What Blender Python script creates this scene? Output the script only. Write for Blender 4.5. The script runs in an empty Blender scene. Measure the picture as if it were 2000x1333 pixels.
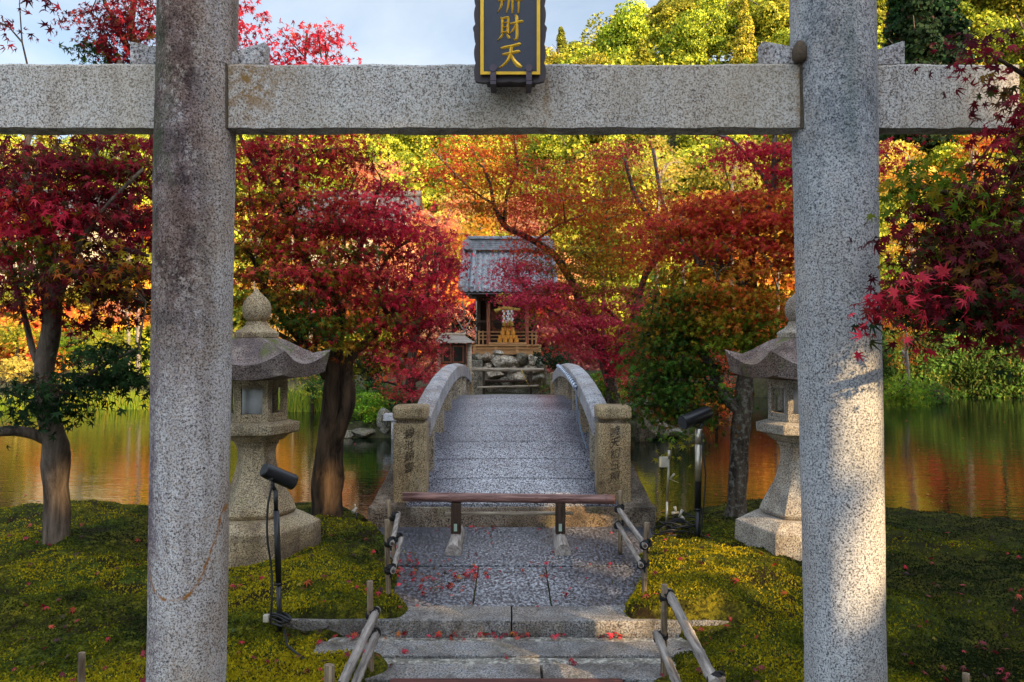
import bpy, bmesh, math, random
import numpy as np
from mathutils import Vector, Matrix, noise as mn

random.seed(7)
PI = math.pi
R = math.radians
SC = bpy.context.scene
COL = SC.collection

# ------------------------------------------------------------------ camera
F = 1555.0            # focal length in pixels of a 2000 px wide frame
EYE = 2.05
HZ = 650.0            # horizon row
cam = bpy.data.cameras.new('camera')
cam.sensor_width = 36.0
cam.lens = 36.0 * F / 2000.0
cam.shift_y = -(666.5 - HZ) / 2000.0
cam.clip_start = 0.05
cam.clip_end = 3000
camo = bpy.data.objects.new('camera', cam)
COL.objects.link(camo)
camo.location = (0, 0, EYE)
camo.rotation_euler = (R(90), 0, 0)
SC.camera = camo

def P(px, py, Y):
    """point in the place that stands Y metres in front of the viewer at photo pixel px,py"""
    return ((px - 1000.0) / F * Y, Y, EYE + (HZ - py) / F * Y)

# ------------------------------------------------------------------ light
SUN_EL, SUN_AZ = R(25), R(47)       # azimuth to the right of straight behind
SUNV = np.array([math.cos(SUN_EL) * math.sin(SUN_AZ), -math.cos(SUN_EL) * math.cos(SUN_AZ), math.sin(SUN_EL)])
sl = bpy.data.lights.new('sun', 'SUN')
sl.energy = 4.0
sl.angle = R(0.5)
sl.color = (1.0, 0.69, 0.34)
slo = bpy.data.objects.new('sun', sl)
COL.objects.link(slo)
slo.rotation_euler = Vector(SUNV.tolist()).to_track_quat('Z', 'Y').to_euler()

w = bpy.data.worlds.new('World')
SC.world = w
w.use_nodes = True
wn = w.node_tree
wn.nodes.clear()
wo = wn.nodes.new('ShaderNodeOutputWorld')
bg = wn.nodes.new('ShaderNodeBackground')
sky = wn.nodes.new('ShaderNodeTexSky')
sky.sky_type = 'NISHITA'
sky.sun_disc = False
sky.sun_elevation = SUN_EL
sky.sun_rotation = math.atan2(SUNV[0], SUNV[1])
sky.air_density = 1.0
sky.dust_density = 1.5
tc = wn.nodes.new('ShaderNodeTexCoord')
mp = wn.nodes.new('ShaderNodeMapping')
mp.inputs['Scale'].default_value = (1.0, 1.0, 3.2)
nz = wn.nodes.new('ShaderNodeTexNoise')
nz.inputs['Scale'].default_value = 2.1
nz.inputs['Detail'].default_value = 7
nz.inputs['Roughness'].default_value = 0.55
nz.inputs['Distortion'].default_value = 0.4
rp = wn.nodes.new('ShaderNodeValToRGB')
rp.color_ramp.elements[0].position = 0.40
rp.color_ramp.elements[0].color = (0.22, 0.22, 0.22, 1)
rp.color_ramp.elements[1].position = 0.66
rp.color_ramp.elements[1].color = (0.92, 0.92, 0.92, 1)
mx = wn.nodes.new('ShaderNodeMix')
mx.data_type = 'RGBA'
mx.inputs[7].default_value = (4.6, 5.0, 5.3, 1)      # cloud white, in the sky texture's own units
wn.links.new(tc.outputs['Generated'], mp.inputs['Vector'])
wn.links.new(mp.outputs[0], nz.inputs['Vector'])
wn.links.new(nz.outputs['Fac'], rp.inputs['Fac'])
wn.links.new(rp.outputs['Color'], mx.inputs[0])
wn.links.new(sky.outputs[0], mx.inputs[6])
# the hazy sky is brighter round the sun than opposite it
geo = wn.nodes.new('ShaderNodeVectorMath'); geo.operation = 'NORMALIZE'
wn.links.new(tc.outputs['Generated'], geo.inputs[0])
dt = wn.nodes.new('ShaderNodeVectorMath'); dt.operation = 'DOT_PRODUCT'
wn.links.new(geo.outputs[0], dt.inputs[0]); dt.inputs[1].default_value = tuple(SUNV.tolist())
mr = wn.nodes.new('ShaderNodeMapRange')
mr.inputs[1].default_value = -0.35; mr.inputs[2].default_value = 1.0; mr.inputs[3].default_value = 1.0; mr.inputs[4].default_value = 3.0
wn.links.new(dt.outputs['Value'], mr.inputs[0])
vm = wn.nodes.new('ShaderNodeVectorMath'); vm.operation = 'SCALE'
wn.links.new(mx.outputs[2], vm.inputs[0]); wn.links.new(mr.outputs[0], vm.inputs['Scale'])
wn.links.new(vm.outputs[0], bg.inputs['Color'])
bg.inputs['Strength'].default_value = 0.092
wn.links.new(bg.outputs[0], wo.inputs['Surface'])

SC.view_settings.view_transform = 'Standard'
SC.view_settings.look = 'None'
SC.view_settings.exposure = 1.2
SC.view_settings.gamma = 1
SC.view_settings.use_curve_mapping = False
SC.render.engine = 'CYCLES'
SC.cycles.use_denoising = True
SC.cycles.max_bounces = 5
SC.cycles.diffuse_bounces = 3
SC.cycles.transmission_bounces = 3
SC.cycles.glossy_bounces = 3
SC.cycles.caustics_reflective = False
SC.cycles.caustics_refractive = False

# ------------------------------------------------------------------ object helpers
def tag(o, label=None, cat=None, group=None, kind=None):
    if label: o['label'] = label
    if cat: o['category'] = cat
    if group: o['group'] = group
    if kind: o['kind'] = kind
    return o

def empty(name, loc, label, cat, group=None):
    o = bpy.data.objects.new(name, None)
    o.empty_display_size = 0.1
    COL.objects.link(o)
    o.location = loc
    return tag(o, label, cat, group)

def root_of(o):
    while o.parent: o = o.parent
    return o

def link(name, me, mat, parent=None):
    """me holds world coordinates; they are shifted to the parent thing's base"""
    if parent is not None:
        l = root_of(parent).location
        me.transform(Matrix.Translation((-l[0], -l[1], -l[2])))
    if mat: me.materials.append(mat)
    o = bpy.data.objects.new(name, me)
    COL.objects.link(o)
    if parent is not None: o.parent = parent
    return o

def copy_tree(o, parent=None):
    c = o.copy()
    COL.objects.link(c)
    if parent is not None: c.parent = parent
    for ch in [x for x in o.children]:
        copy_tree(ch, c)
    return c

class MB:
    def __init__(s): s.v = []; s.f = []; s.sm = []
    def add(s, vs, fs, smooth=False):
        n = len(s.v)
        s.v += [tuple(v) for v in vs]
        s.f += [tuple(i + n for i in f) for f in fs]
        s.sm += [smooth] * len(fs)
        return s
    def box(s, x0, x1, y0, y1, z0, z1):
        vs = [(x0,y0,z0),(x1,y0,z0),(x1,y1,z0),(x0,y1,z0),(x0,y0,z1),(x1,y0,z1),(x1,y1,z1),(x0,y1,z1)]
        return s.add(vs, [(0,3,2,1),(4,5,6,7),(0,1,5,4),(1,2,6,5),(2,3,7,6),(3,0,4,7)])
    def hexa(s, b, t):
        """bottom quad b and top quad t (4 points each, counter-clockwise from above)"""
        return s.add(list(b) + list(t), [(0,3,2,1),(4,5,6,7),(0,1,5,4),(1,2,6,5),(2,3,7,6),(3,0,4,7)])
    def tube(s, pts, rad, n=8, smooth=True, wob=0.0, cap=True):
        pts = [Vector(p) for p in pts]
        if not hasattr(rad, '__len__'): rad = [rad] * len(pts)
        rings = []
        prev = None
        for i, p in enumerate(pts):
            d = (pts[min(i+1, len(pts)-1)] - pts[max(i-1, 0)])
            if d.length < 1e-9: d = Vector((0,0,1))
            d.normalize()
            if prev is None:
                a = Vector((0,0,1)) if abs(d.z) < 0.9 else Vector((1,0,0))
                u = d.cross(a).normalized()
            else:
                u = (prev - d * prev.dot(d)).normalized()
            prev = u
            v = d.cross(u)
            ring = []
            for k in range(n):
                a = 2 * PI * k / n
                r = rad[i]
                if wob: r *= 1 + wob * mn.noise(Vector((math.cos(a) * 1.3 + p.x * 2, math.sin(a) * 1.3 + p.y * 2, p.z * 3.1)))
                ring.append(p + (u * math.cos(a) + v * math.sin(a)) * r)
            rings.append(ring)
        vs = [tuple(q) for r_ in rings for q in r_]
        fs = []
        for i in range(len(rings) - 1):
            for k in range(n):
                a, b = i * n + k, i * n + (k + 1) % n
                fs.append((a, b, b + n, a + n))
        s.add(vs, fs, smooth)
        if cap:
            m = len(s.v) - len(vs)
            s.f.append(tuple(m + k for k in range(n - 1, -1, -1))); s.sm.append(False)
            s.f.append(tuple(m + (len(rings) - 1) * n + k for k in range(n))); s.sm.append(False)
        return s
    def lathe(s, prof, cx, cy, n=24, rot=0.0, smooth=True, lift=None, wob=0.0):
        """prof: (radius, z); lift(ang, r, z) adds to z"""
        vs = []
        for (r, z) in prof:
            for k in range(n):
                a = 2 * PI * k / n + rot
                rr = r
                if wob: rr *= 1 + wob * mn.noise(Vector((math.cos(a) * 2, math.sin(a) * 2, z * 2.5)))
                zz = z + (lift(a - rot, r, z) if lift else 0)
                vs.append((cx + rr * math.cos(a), cy + rr * math.sin(a), zz))
        fs = []
        for i in range(len(prof) - 1):
            for k in range(n):
                a, b = i * n + k, i * n + (k + 1) % n
                fs.append((a, b, b + n, a + n))
        s.add(vs, fs, smooth)
        m = len(s.v) - len(vs)
        s.f.append(tuple(m + k for k in range(n - 1, -1, -1))); s.sm.append(False)
        s.f.append(tuple(m + (len(prof) - 1) * n + k for k in range(n))); s.sm.append(False)
        return s
    def mesh(s, name):
        me = bpy.data.meshes.new(name)
        me.from_pydata(s.v, [], s.f)
        me.polygons.foreach_set('use_smooth', s.sm)
        me.update()
        return me
    def build(s, name, mat, parent=None, bevel=0.0, rough=0.0, cuts=0, seg=2, rscale=6.0, flat=False):
        me = s.mesh(name)
        if bevel or rough or cuts:
            bm = bmesh.new(); bm.from_mesh(me)
            if bevel:
                es = [e for e in bm.edges if len(e.link_faces) == 2 and e.calc_face_angle(0) > 0.5]
                bmesh.ops.bevel(bm, geom=es, offset=bevel, segments=seg, profile=0.6, affect='EDGES', clamp_overlap=True)
            if cuts:
                for _ in range(cuts):
                    L = sorted((e.calc_length() for e in bm.edges), reverse=True)
                    lim = L[0] * 0.5
                    bmesh.ops.subdivide_edges(bm, edges=[e for e in bm.edges if e.calc_length() > lim], cuts=1, use_grid_fill=True)
            if rough:
                for v in bm.verts:
                    d = mn.noise_vector(v.co * rscale)
                    v.co += d * rough
            for f_ in bm.faces: f_.smooth = False if flat else (True if (bevel or rough) else f_.smooth)
            bm.normal_update()
            bm.to_mesh(me); bm.free()
            if bevel and not flat:
                me.set_sharp_from_angle(angle=R(50))
                o_ = link(name, me, mat, parent)
                wn_ = o_.modifiers.new('weighted', 'WEIGHTED_NORMAL'); wn_.weight = 90; wn_.keep_sharp = True
                return o_
        return link(name, me, mat, parent)

# vectorised value noise
def vnoise(x, y, s, seed=0):
    rs = np.random.RandomState(seed)
    G = rs.rand(64, 64)
    x = np.asarray(x, float) * s + 1000.3; y = np.asarray(y, float) * s + 1000.7
    xi = np.floor(x).astype(int); yi = np.floor(y).astype(int)
    fx = x - xi; fy = y - yi
    fx = fx * fx * (3 - 2 * fx); fy = fy * fy * (3 - 2 * fy)
    a = G[xi % 64, yi % 64]; b = G[(xi + 1) % 64, yi % 64]; c = G[xi % 64, (yi + 1) % 64]; d = G[(xi + 1) % 64, (yi + 1) % 64]
    return (a * (1 - fx) + b * fx) * (1 - fy) + (c * (1 - fx) + d * fx) * fy - 0.5

def sstep(a, b, x):
    t = np.clip((np.asarray(x, float) - a) / (b - a), 0, 1)
    return t * t * (3 - 2 * t)

# ------------------------------------------------------------------ materials
class M:
    def __init__(s, name):
        s.m = bpy.data.materials.new(name); s.m.use_nodes = True
        s.t = s.m.node_tree
        s.b = s.t.nodes['Principled BSDF']
        s.out = s.t.nodes['Material Output']
        s._tc = None
    def n(s, ty, **kw):
        o = s.t.nodes.new('ShaderNode' + ty)
        for k, v in kw.items(): setattr(o, k, v)
        return o
    def l(s, a, b): s.t.links.new(a, b)
    def co(s, scale=None, which='Object'):
        if s._tc is None: s._tc = s.n('TexCoord')
        o = s._tc.outputs[which]
        if scale is not None:
            m_ = s.n('Mapping'); m_.inputs['Scale'].default_value = scale
            s.l(o, m_.inputs[0]); o = m_.outputs[0]
        return o
    def noise(s, scale, detail=4, rough=0.55, co=None, dist=0.0):
        o = s.n('TexNoise')
        o.inputs['Scale'].default_value = scale; o.inputs['Detail'].default_value = detail
        o.inputs['Roughness'].default_value = rough; o.inputs['Distortion'].default_value = dist
        s.l(co if co is not None else s.co(), o.inputs['Vector'])
        return o.outputs['Fac']
    def vor(s, scale, feature='F1', co=None, out='Distance'):
        o = s.n('TexVoronoi', feature=feature)
        o.inputs['Scale'].default_value = scale
        s.l(co if co is not None else s.co(), o.inputs['Vector'])
        return o.outputs[out]
    def ramp(s, fac, stops, interp='LINEAR'):
        o = s.n('ValToRGB'); cr = o.color_ramp; cr.interpolation = interp
        while len(cr.elements) < len(stops): cr.elements.new(0.5)
        for e, (p, c) in zip(cr.elements, stops):
            e.position = p
            e.color = (c, c, c, 1) if not hasattr(c, '__len__') else (c[0], c[1], c[2], 1)
        s.l(fac, o.inputs[0])
        return o.outputs[0]
    def mix(s, fac, a, b, blend='MIX'):
        o = s.n('Mix', data_type='RGBA', blend_type=blend)
        for i, v in ((0, fac), (6, a), (7, b)):
            if hasattr(v, 'is_linked') or hasattr(v, 'links'): s.l(v, o.inputs[i])
            elif hasattr(v, '__len__'): o.inputs[i].default_value = (v[0], v[1], v[2], 1)
            else: o.inputs[i].default_value = v
        return o.outputs[2]
    def math(s, op, a, b=0.0, clamp=False):
        o = s.n('Math', operation=op); o.use_clamp = clamp
        for i, v in ((0, a), (1, b)):
            if hasattr(v, 'links'): s.l(v, o.inputs[i])
            else: o.inputs[i].default_value = v
        return o.outputs[0]
    def bump(s, h, strength=0.4, dist=0.01, prev=None):
        o = s.n('Bump'); o.inputs['Strength'].default_value = strength; o.inputs['Distance'].default_value = dist
        s.l(h, o.inputs['Height'])
        if prev is not None: s.l(prev, o.inputs['Normal'])
        s.l(o.outputs[0], s.b.inputs['Normal'])
        return o.outputs[0]
    def col(s, c):
        if hasattr(c, 'links'): s.l(c, s.b.inputs['Base Color'])
        else: s.b.inputs['Base Color'].default_value = (c[0], c[1], c[2], 1)
        return s
    def set(s, **kw):
        for k, v in kw.items():
            k = k.replace('_', ' ')
            if hasattr(v, 'links'): s.l(v, s.b.inputs[k])
            else: s.b.inputs[k].default_value = v
        return s
    def sep(s, co=None):
        o = s.n('SeparateXYZ'); s.l(co if co is not None else s.co(), o.inputs[0])
        return o.outputs

def granite(name, light=(0.50,0.49,0.50), mid=(0.33,0.32,0.33), dark=(0.07,0.065,0.07), scale=75.0, warm=0.25,
            grime=0.5, grime_col=(0.07,0.06,0.065), rough=0.85, moss=0.0, specular=0.25, bump=0.5, extra=None, gscale=2.3, streak=0.4):
    m = M(name)
    a = m.noise(scale, 3, 0.65)
    K = 1.08
    light = tuple(x * K for x in light); mid = tuple(x * K * .92 for x in mid); dark = tuple(x * .7 for x in dark)
    c = m.ramp(a, [(0.36, dark), (0.45, mid), (0.53, light), (0.66, tuple(min(0.72, x * 1.45) for x in light))])
    a2 = m.noise(scale * 1.7, 2, 0.6, co=m.co((1.0, 1.15, 0.9)))
    c = m.mix(m.ramp(a2, [(0.56, 0.0), (0.66, 0.85)]), c, dark)
    wv = m.noise(scale * 0.45, 3, 0.6, co=m.co((1, 1, 1.3)))
    c = m.mix(m.ramp(wv, [(0.5, 0.0), (0.72, warm)]), c, (0.42, 0.27, 0.12))
    g = m.noise(gscale, 6, 0.62)
    c = m.mix(m.ramp(g, [(0.46, 0.0), (0.72, grime)]), c, grime_col)
    st = m.noise(11, 4, 0.6, co=m.co((1, 1, 0.07)))
    c = m.mix(m.ramp(st, [(0.46, 0.0), (0.66, streak)]), c, (0.52, 0.46, 0.43), 'MULTIPLY')
    c = m.mix(m.ramp(m.noise(1.6, 5, 0.65, co=m.co((1, 1, 0.6))), [(0.45, 0.0), (0.6, min(1, streak * 1.6))]), c, (0.80, 0.68, 0.56), 'MULTIPLY')
    bl = m.noise(4.5, 5, 0.7)
    c = m.mix(m.ramp(bl, [(0.30, 0.35), (0.45, 0.0)]), c, (0.50, 0.45, 0.38))
    if moss:
        g2 = m.noise(gscale * 1.6, 6, 0.7, co=m.co((1, 1, 0.7)))
        c = m.mix(m.ramp(g2, [(0.56, 0.0), (0.68, moss)]), c, (0.10, 0.12, 0.025))
    if extra: c = extra(m, c)
    m.col(c).set(Roughness=rough, Specular_IOR_Level=specular)
    h = m.math('ADD', a, m.math('MULTIPLY', m.noise(scale * 0.3, 3), 1.2))
    m.bump(h, bump, 0.006)
    return m.m

def left_pillar_stain(m, c):
    s = m.sep()
    big = m.noise(3.0, 6, 0.65, co=m.co((1, 1, 0.6)))
    fine = m.noise(38, 3, 0.7)
    up = m.ramp(m.math('MULTIPLY', m.math('ADD', s[2], -0.6), 0.33), [(0.28, 0.0), (0.56, 1.0)])      # upper half
    side = m.ramp(m.math('ADD', m.math('MULTIPLY', s[0], 2.2), 0.5), [(0.0, 1.0), (0.7, 1.0), (0.95, 0.35)])
    k = m.math('MULTIPLY', m.math('MULTIPLY', up, side), m.ramp(m.math('ADD', m.math('MULTIPLY', big, 0.65), m.math('MULTIPLY', fine, 0.45)), [(0.43, 0.0), (0.56, 1.0)]))
    c = m.mix(k, c, m.ramp(m.noise(7, 4, 0.7), [(0.38, (0.16,0.12,0.13)), (0.62, (0.52,0.42,0.42))]), 'MULTIPLY')
    gz = m.ramp(m.math('MULTIPLY', s[2], 0.25), [(0.60, 0.0), (0.72, 1.0), (0.95, 0.7)])
    gx = m.ramp(m.math('ADD', m.math('MULTIPLY', s[0], 2.5), 0.5), [(0.0, 0.6), (0.16, 1.0), (0.45, 0.55), (0.62, 0.0)])
    gk = m.math('MULTIPLY', m.math('MULTIPLY', gz, gx), m.ramp(m.noise(9, 6, 0.7, co=m.co((1, 1, 0.5))), [(0.42, 0.0), (0.6, 1.0)]))
    c = m.mix(m.math('MULTIPLY', gk, 0.9), c, (0.045, 0.075, 0.028))
    # purple-grey stain up the left side near the bottom
    lx = m.ramp(m.math('ADD', m.math('MULTIPLY', s[0], 2.5), 0.5), [(0.05, 0.2), (0.14, 1.0), (0.24, 0.9), (0.5, 0.0)])
    lz = m.ramp(m.math('MULTIPLY', s[2], 0.25), [(0.1, 1.0), (0.42, 1.0), (0.52, 0.0)])
    lk = m.math('MULTIPLY', m.math('MULTIPLY', lx, lz), m.ramp(m.math('ADD', m.math('MULTIPLY', big, 0.5), m.math('MULTIPLY', fine, 0.55)), [(0.44, 0.0), (0.58, 1.0)]))
    c = m.mix(m.math('MULTIPLY', lk, 0.85), c, (0.09, 0.055, 0.085))
    # rusty U left by a rope round the front: z = z0 + 9.5 (x-0.0)^2
    x = m.math('ADD', s[0], m.math('MULTIPLY', m.math('ADD', m.noise(14, 3), -0.5), 0.02))
    par = m.math('ADD', m.math('MULTIPLY', m.math('POWER', m.math('ABSOLUTE', m.math('ADD', x, -0.005)), 3.0), 48.0), 0.72)
    d = m.math('ABSOLUTE', m.math('SUBTRACT', s[2], par))
    wd = m.math('MULTIPLY', m.math('ADD', m.math('MULTIPLY', m.math('ABSOLUTE', x), 6.0), 0.6), 0.016)
    rk = m.math('SUBTRACT', 1.0, m.math('DIVIDE', d, wd), True)
    rk = m.math('MULTIPLY', rk, m.ramp(m.noise(30, 3, 0.7), [(0.40, 0.25), (0.58, 1.0)]))
    rk = m.math('MULTIPLY', rk, m.ramp(m.math('ADD', m.math('MULTIPLY', s[1], 2.5), 0.5), [(0.45, 1.0), (0.6, 0.0)]))
    c = m.mix(m.math('MULTIPLY', rk, 1.4, True), c, (0.30, 0.12, 0.02))
    return c

def right_pillar_stain(m, c):
    s = m.sep()
    fine = m.noise(30, 3, 0.7)
    big = m.noise(2.2, 6, 0.65, co=m.co((1, 1, 0.5)))
    up = m.ramp(m.math('MULTIPLY', s[2], 0.2), [(0.45, 0.2), (0.65, 1.0)])
    k = m.math('MULTIPLY', up, m.ramp(m.math('ADD', m.math('MULTIPLY', big, 0.7), m.math('MULTIPLY', fine, 0.35)), [(0.46, 0.0), (0.64, 1.0)]))
    c = m.mix(k, c, (0.36, 0.40, 0.44), 'MULTIPLY')
    dz = m.ramp(m.math('MULTIPLY', m.noise(1.1, 5, 0.6, co=m.co((1, 1, 0.35))), 1.0), [(0.5, 0.0), (0.68, 0.5)])
    c = m.mix(m.math('MULTIPLY', dz, m.ramp(fine, [(0.4, 0.3), (0.6, 1.0)])), c, (0.12, 0.095, 0.075))
    gx = m.ramp(m.math('ADD', m.math('MULTIPLY', s[0], 2.5), 0.5), [(0.2, 0.0), (0.35, 1.0), (0.5, 0.0)])
    gk = m.math('MULTIPLY', m.math('MULTIPLY', up, gx), m.ramp(big, [(0.4, 0.0), (0.6, 1.0)]))
    c = m.mix(m.math('MULTIPLY', gk, 0.5), c, (0.05, 0.10, 0.08))
    return c

def beam_stain(m, c):
    s = m.sep()
    fine = m.noise(22, 4, 0.75)
    # ochre run beside the pillars and under the tablet
    for x0, wdt, z0, z1, a in ((-1.36, 0.35, -0.2, 0.3, 0.75), (1.49, 0.05, -0.3, 0.4, 1.1), (0.17, 0.035, -0.5, 0.12, 0.9), (0.05, 0.16, 0.02, 0.13, 0.8)):
        fx = m.math('SUBTRACT', 1.0, m.math('DIVIDE', m.math('ABSOLUTE', m.math('ADD', s[0], -x0)), wdt), True)
        fz = m.math('SUBTRACT', 1.0, m.math('DIVIDE', m.math('ABSOLUTE', m.math('ADD', s[2], -(z0 + z1) / 2)), (z1 - z0) * 0.62), True)
        k = m.math('MULTIPLY', m.math('MULTIPLY', fx, fz), m.ramp(fine, [(0.4, 0.2), (0.6, 1.6)]))
        c = m.mix(m.math('MULTIPLY', k, a, True), c, (0.24, 0.13, 0.035))
    # underside and lower edge blackened: their shade is put into the colour
    e = m.math('ADD', s[2], m.math('MULTIPLY', m.noise(18, 3), 0.03))
    c = m.mix(m.ramp(m.math('ADD', m.math('MULTIPLY', e, 4.0), 0.75), [(0.085, 1.0), (0.14, 0.0)]), c, (0.010, 0.009, 0.006))
    g = m.noise(1.2, 5, 0.6)
    c = m.mix(m.ramp(g, [(0.4, 0.0), (0.65, 0.35)]), c, (0.42, 0.33, 0.2))
    return c

MAT = {}
MAT['pillar_l'] = granite('granite_left_pillar', streak=0.55, scale=105, extra=left_pillar_stain, grime=0.25, grime_col=(0.22, 0.17, 0.13), warm=0.4,
                          light=(0.60,0.58,0.58), mid=(0.40,0.37,0.36), dark=(0.09,0.08,0.08))
MAT['pillar_r'] = granite('granite_right_pillar', streak=0.25, scale=105, extra=right_pillar_stain, grime=0.3, grime_col=(0.2, 0.2, 0.2), warm=0.12,
                          light=(0.56,0.57,0.60), mid=(0.37,0.38,0.40), dark=(0.075,0.075,0.085))
MAT['beam'] = granite('granite_beam', streak=0.3, scale=110, extra=beam_stain, grime=0.1, warm=0.35, light=(0.58,0.57,0.55), mid=(0.39,0.37,0.35), dark=(0.09,0.085,0.085))
MAT['wedge'] = granite('granite_wedge', scale=80, grime=0.4, warm=0.3, moss=0.3)
MAT['lantern'] = granite('lantern_stone', scale=95, light=(0.46,0.38,0.25), mid=(0.29,0.235,0.155), dark=(0.07,0.055,0.04), grime=0.95,
                         grime_col=(0.075,0.055,0.05), warm=0.35, moss=0.3, gscale=3.2)
MAT['lantern_roof'] = granite('lantern_roof_stone', scale=85, light=(0.26,0.21,0.195), mid=(0.15,0.115,0.11), dark=(0.04,0.032,0.032), grime=0.9,
                              grime_col=(0.06,0.045,0.05), warm=0.1, moss=0.9, gscale=2.6)
MAT['lantern_r'] = granite('pale_lantern_stone', scale=95, light=(0.46,0.43,0.37), mid=(0.31,0.28,0.25), dark=(0.08,0.07,0.065), grime=0.6,
                           grime_col=(0.06,0.05,0.06), warm=0.35, moss=0.15, gscale=3.4)
MAT['post'] = granite('bridge_post_stone', scale=85, light=(0.46,0.37,0.22), mid=(0.31,0.23,0.135), dark=(0.05,0.04,0.03), grime=0.65,
                      grime_col=(0.06,0.045,0.035), warm=0.6, gscale=5)
MAT['rail'] = granite('bridge_rail_stone', scale=60, light=(0.52,0.53,0.56), mid=(0.38,0.38,0.40), dark=(0.13,0.13,0.15), grime=0.7,
                      grime_col=(0.10,0.09,0.11), warm=0.15, gscale=3.5, bump=0.35)
MAT['baluster'] = granite('baluster_stone', scale=60, light=(0.40,0.36,0.28), mid=(0.28,0.24,0.18), dark=(0.09,0.07,0.05), grime=0.5, warm=0.35)
MAT['base'] = granite('bridge_base_stone', scale=70, light=(0.26,0.21,0.16), mid=(0.15,0.115,0.09), dark=(0.03,0.025,0.02), grime=0.85,
                      grime_col=(0.03,0.025,0.022), warm=0.4, moss=0.3)
MAT['rock'] = granite('shore_rock', scale=26, light=(0.20,0.19,0.15), mid=(0.12,0.115,0.09), dark=(0.06,0.055,0.045), grime=0.9,
                      grime_col=(0.05,0.05,0.035), warm=0.3, moss=0.5, gscale=3)
MAT['rock_pale'] = granite('podium_rock', scale=20, light=(0.50,0.45,0.36), mid=(0.34,0.29,0.22), dark=(0.12,0.10,0.08), grime=0.9,
                           grime_col=(0.10,0.09,0.08), warm=0.4, gscale=2.4)

def paving(name, lightness=1.0, pit=130.0, seam=None, rough=0.38, wetdark=0.5, edge=((0.35, 0.0), (0.85, 0.9))):
    """worn chiselled granite: pale flat tops, dark damp hollows, damp sheen"""
    m = M(name)
    v = m.noise(pit * 0.55, 3, 0.62, co=m.co((1.0, 0.55, 1.0)), dist=0.6)
    L = lightness
    c = m.ramp(v, [(0.43, (0.020*L, 0.020*L, 0.025*L)), (0.50, (0.12*L, 0.123*L, 0.135*L)), (0.60, (0.285*L, 0.295*L, 0.32*L)), (0.7, (0.38*L, 0.39*L, 0.41*L))])
    c = m.mix(1.0, c, m.ramp(m.noise(0.9, 2, co=m.co((0.2, 1.6, 1))), [(0.35, 0.72), (0.65, 1.0)]), 'MULTIPLY')
    g = m.noise(1.7, 5, 0.6)
    c = m.mix(m.ramp(g, [(0.40, 0.0), (0.65, wetdark)]), c, (0.05, 0.047, 0.055))
    wear_sheen = m.math('ABSOLUTE', m.math('ADD', m.sep()[0], m.math('MULTIPLY', m.math('ADD', g, -0.5), 0.9)))
    c = m.mix(m.ramp(wear_sheen, edge), c, (0.36, 0.36, 0.42), 'MULTIPLY')  # paler middle: foot wear, plus sky sheen put into the colour
    b = m.noise(6, 5, 0.6)
    c = m.mix(m.ramp(b, [(0.60, 0.0), (0.78, 0.25)]), c, (0.22, 0.16, 0.10))
    m.col(c)
    m.set(Roughness=m.ramp(v, [(0.4, rough * 0.75), (0.6, rough * 1.35)]), Specular_IOR_Level=0.6)
    m.bump(v, 0.7, 0.006)
    return m.m
MAT['deck'] = paving('bridge_deck_stone', 2.35, 125, rough=0.30, wetdark=0.2)  # pale tone: the sky's reflection is put into the colour
MAT['slab'] = paving('landing_slab_stone', 1.5, 88, rough=0.40, wetdark=0.3, edge=((0.15, 0.0), (0.8, 0.85)))
MAT['kerb'] = granite('kerb_stone', scale=80, light=(0.30,0.30,0.30), mid=(0.15,0.15,0.15), dark=(0.04,0.04,0.045), grime=0.9,
                      grime_col=(0.035,0.03,0.025), warm=0.3, rough=0.5, specular=0.5, gscale=4, moss=0.25)
m = M('pale_mortar')
nn = m.noise(30, 5, 0.7)
m.col(m.ramp(nn, [(0.38, (0.12,0.11,0.09)), (0.52, (0.25,0.23,0.19)), (0.60, (0.50,0.47,0.40))])).set(Roughness=0.8); m.bump(nn, 0.6, 0.01)
MAT['mortar'] = m.m

def moss_mat():
    m = M('moss')
    a = m.noise(1.3, 5, 0.6)
    b = m.noise(45, 4, 0.75)
    e = m.noise(9, 4, 0.6)
    f = m.math('ADD', m.math('MULTIPLY', b, 0.6), m.math('MULTIPLY', e, 0.45))
    c1 = m.ramp(f, [(0.38, (0.012,0.012,0.004)), (0.50, (0.045,0.042,0.006)), (0.60, (0.16,0.135,0.010)), (0.72, (0.34,0.27,0.016))])
    c2 = m.ramp(f, [(0.38, (0.006,0.010,0.003)), (0.52, (0.03,0.05,0.006)), (0.66, (0.09,0.13,0.012))])
    c = m.mix(m.ramp(a, [(0.36, 0.0), (0.56, 0.85)]), c1, c2)
    d = m.noise(2.6, 6, 0.65)
    c = m.mix(m.ramp(d, [(0.52, 0.0), (0.62, 0.9)]), c, (0.022, 0.013, 0.007))
    sx = m.ramp(m.math('ADD', m.math('MULTIPLY', m.math('ADD', m.sep()[0], m.math('MULTIPLY', d, 2.5)), 0.25), -0.5), [(0.3, 0.0), (0.62, 0.5)])  # darker to the right: shade and dark soil put into the colour
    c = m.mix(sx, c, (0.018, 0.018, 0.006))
    m.col(c).set(Roughness=0.95, Specular_IOR_Level=0.1)
    m.bump(f, 1.0, 0.03)
    return m.m
MAT['moss'] = moss_mat()

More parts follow.
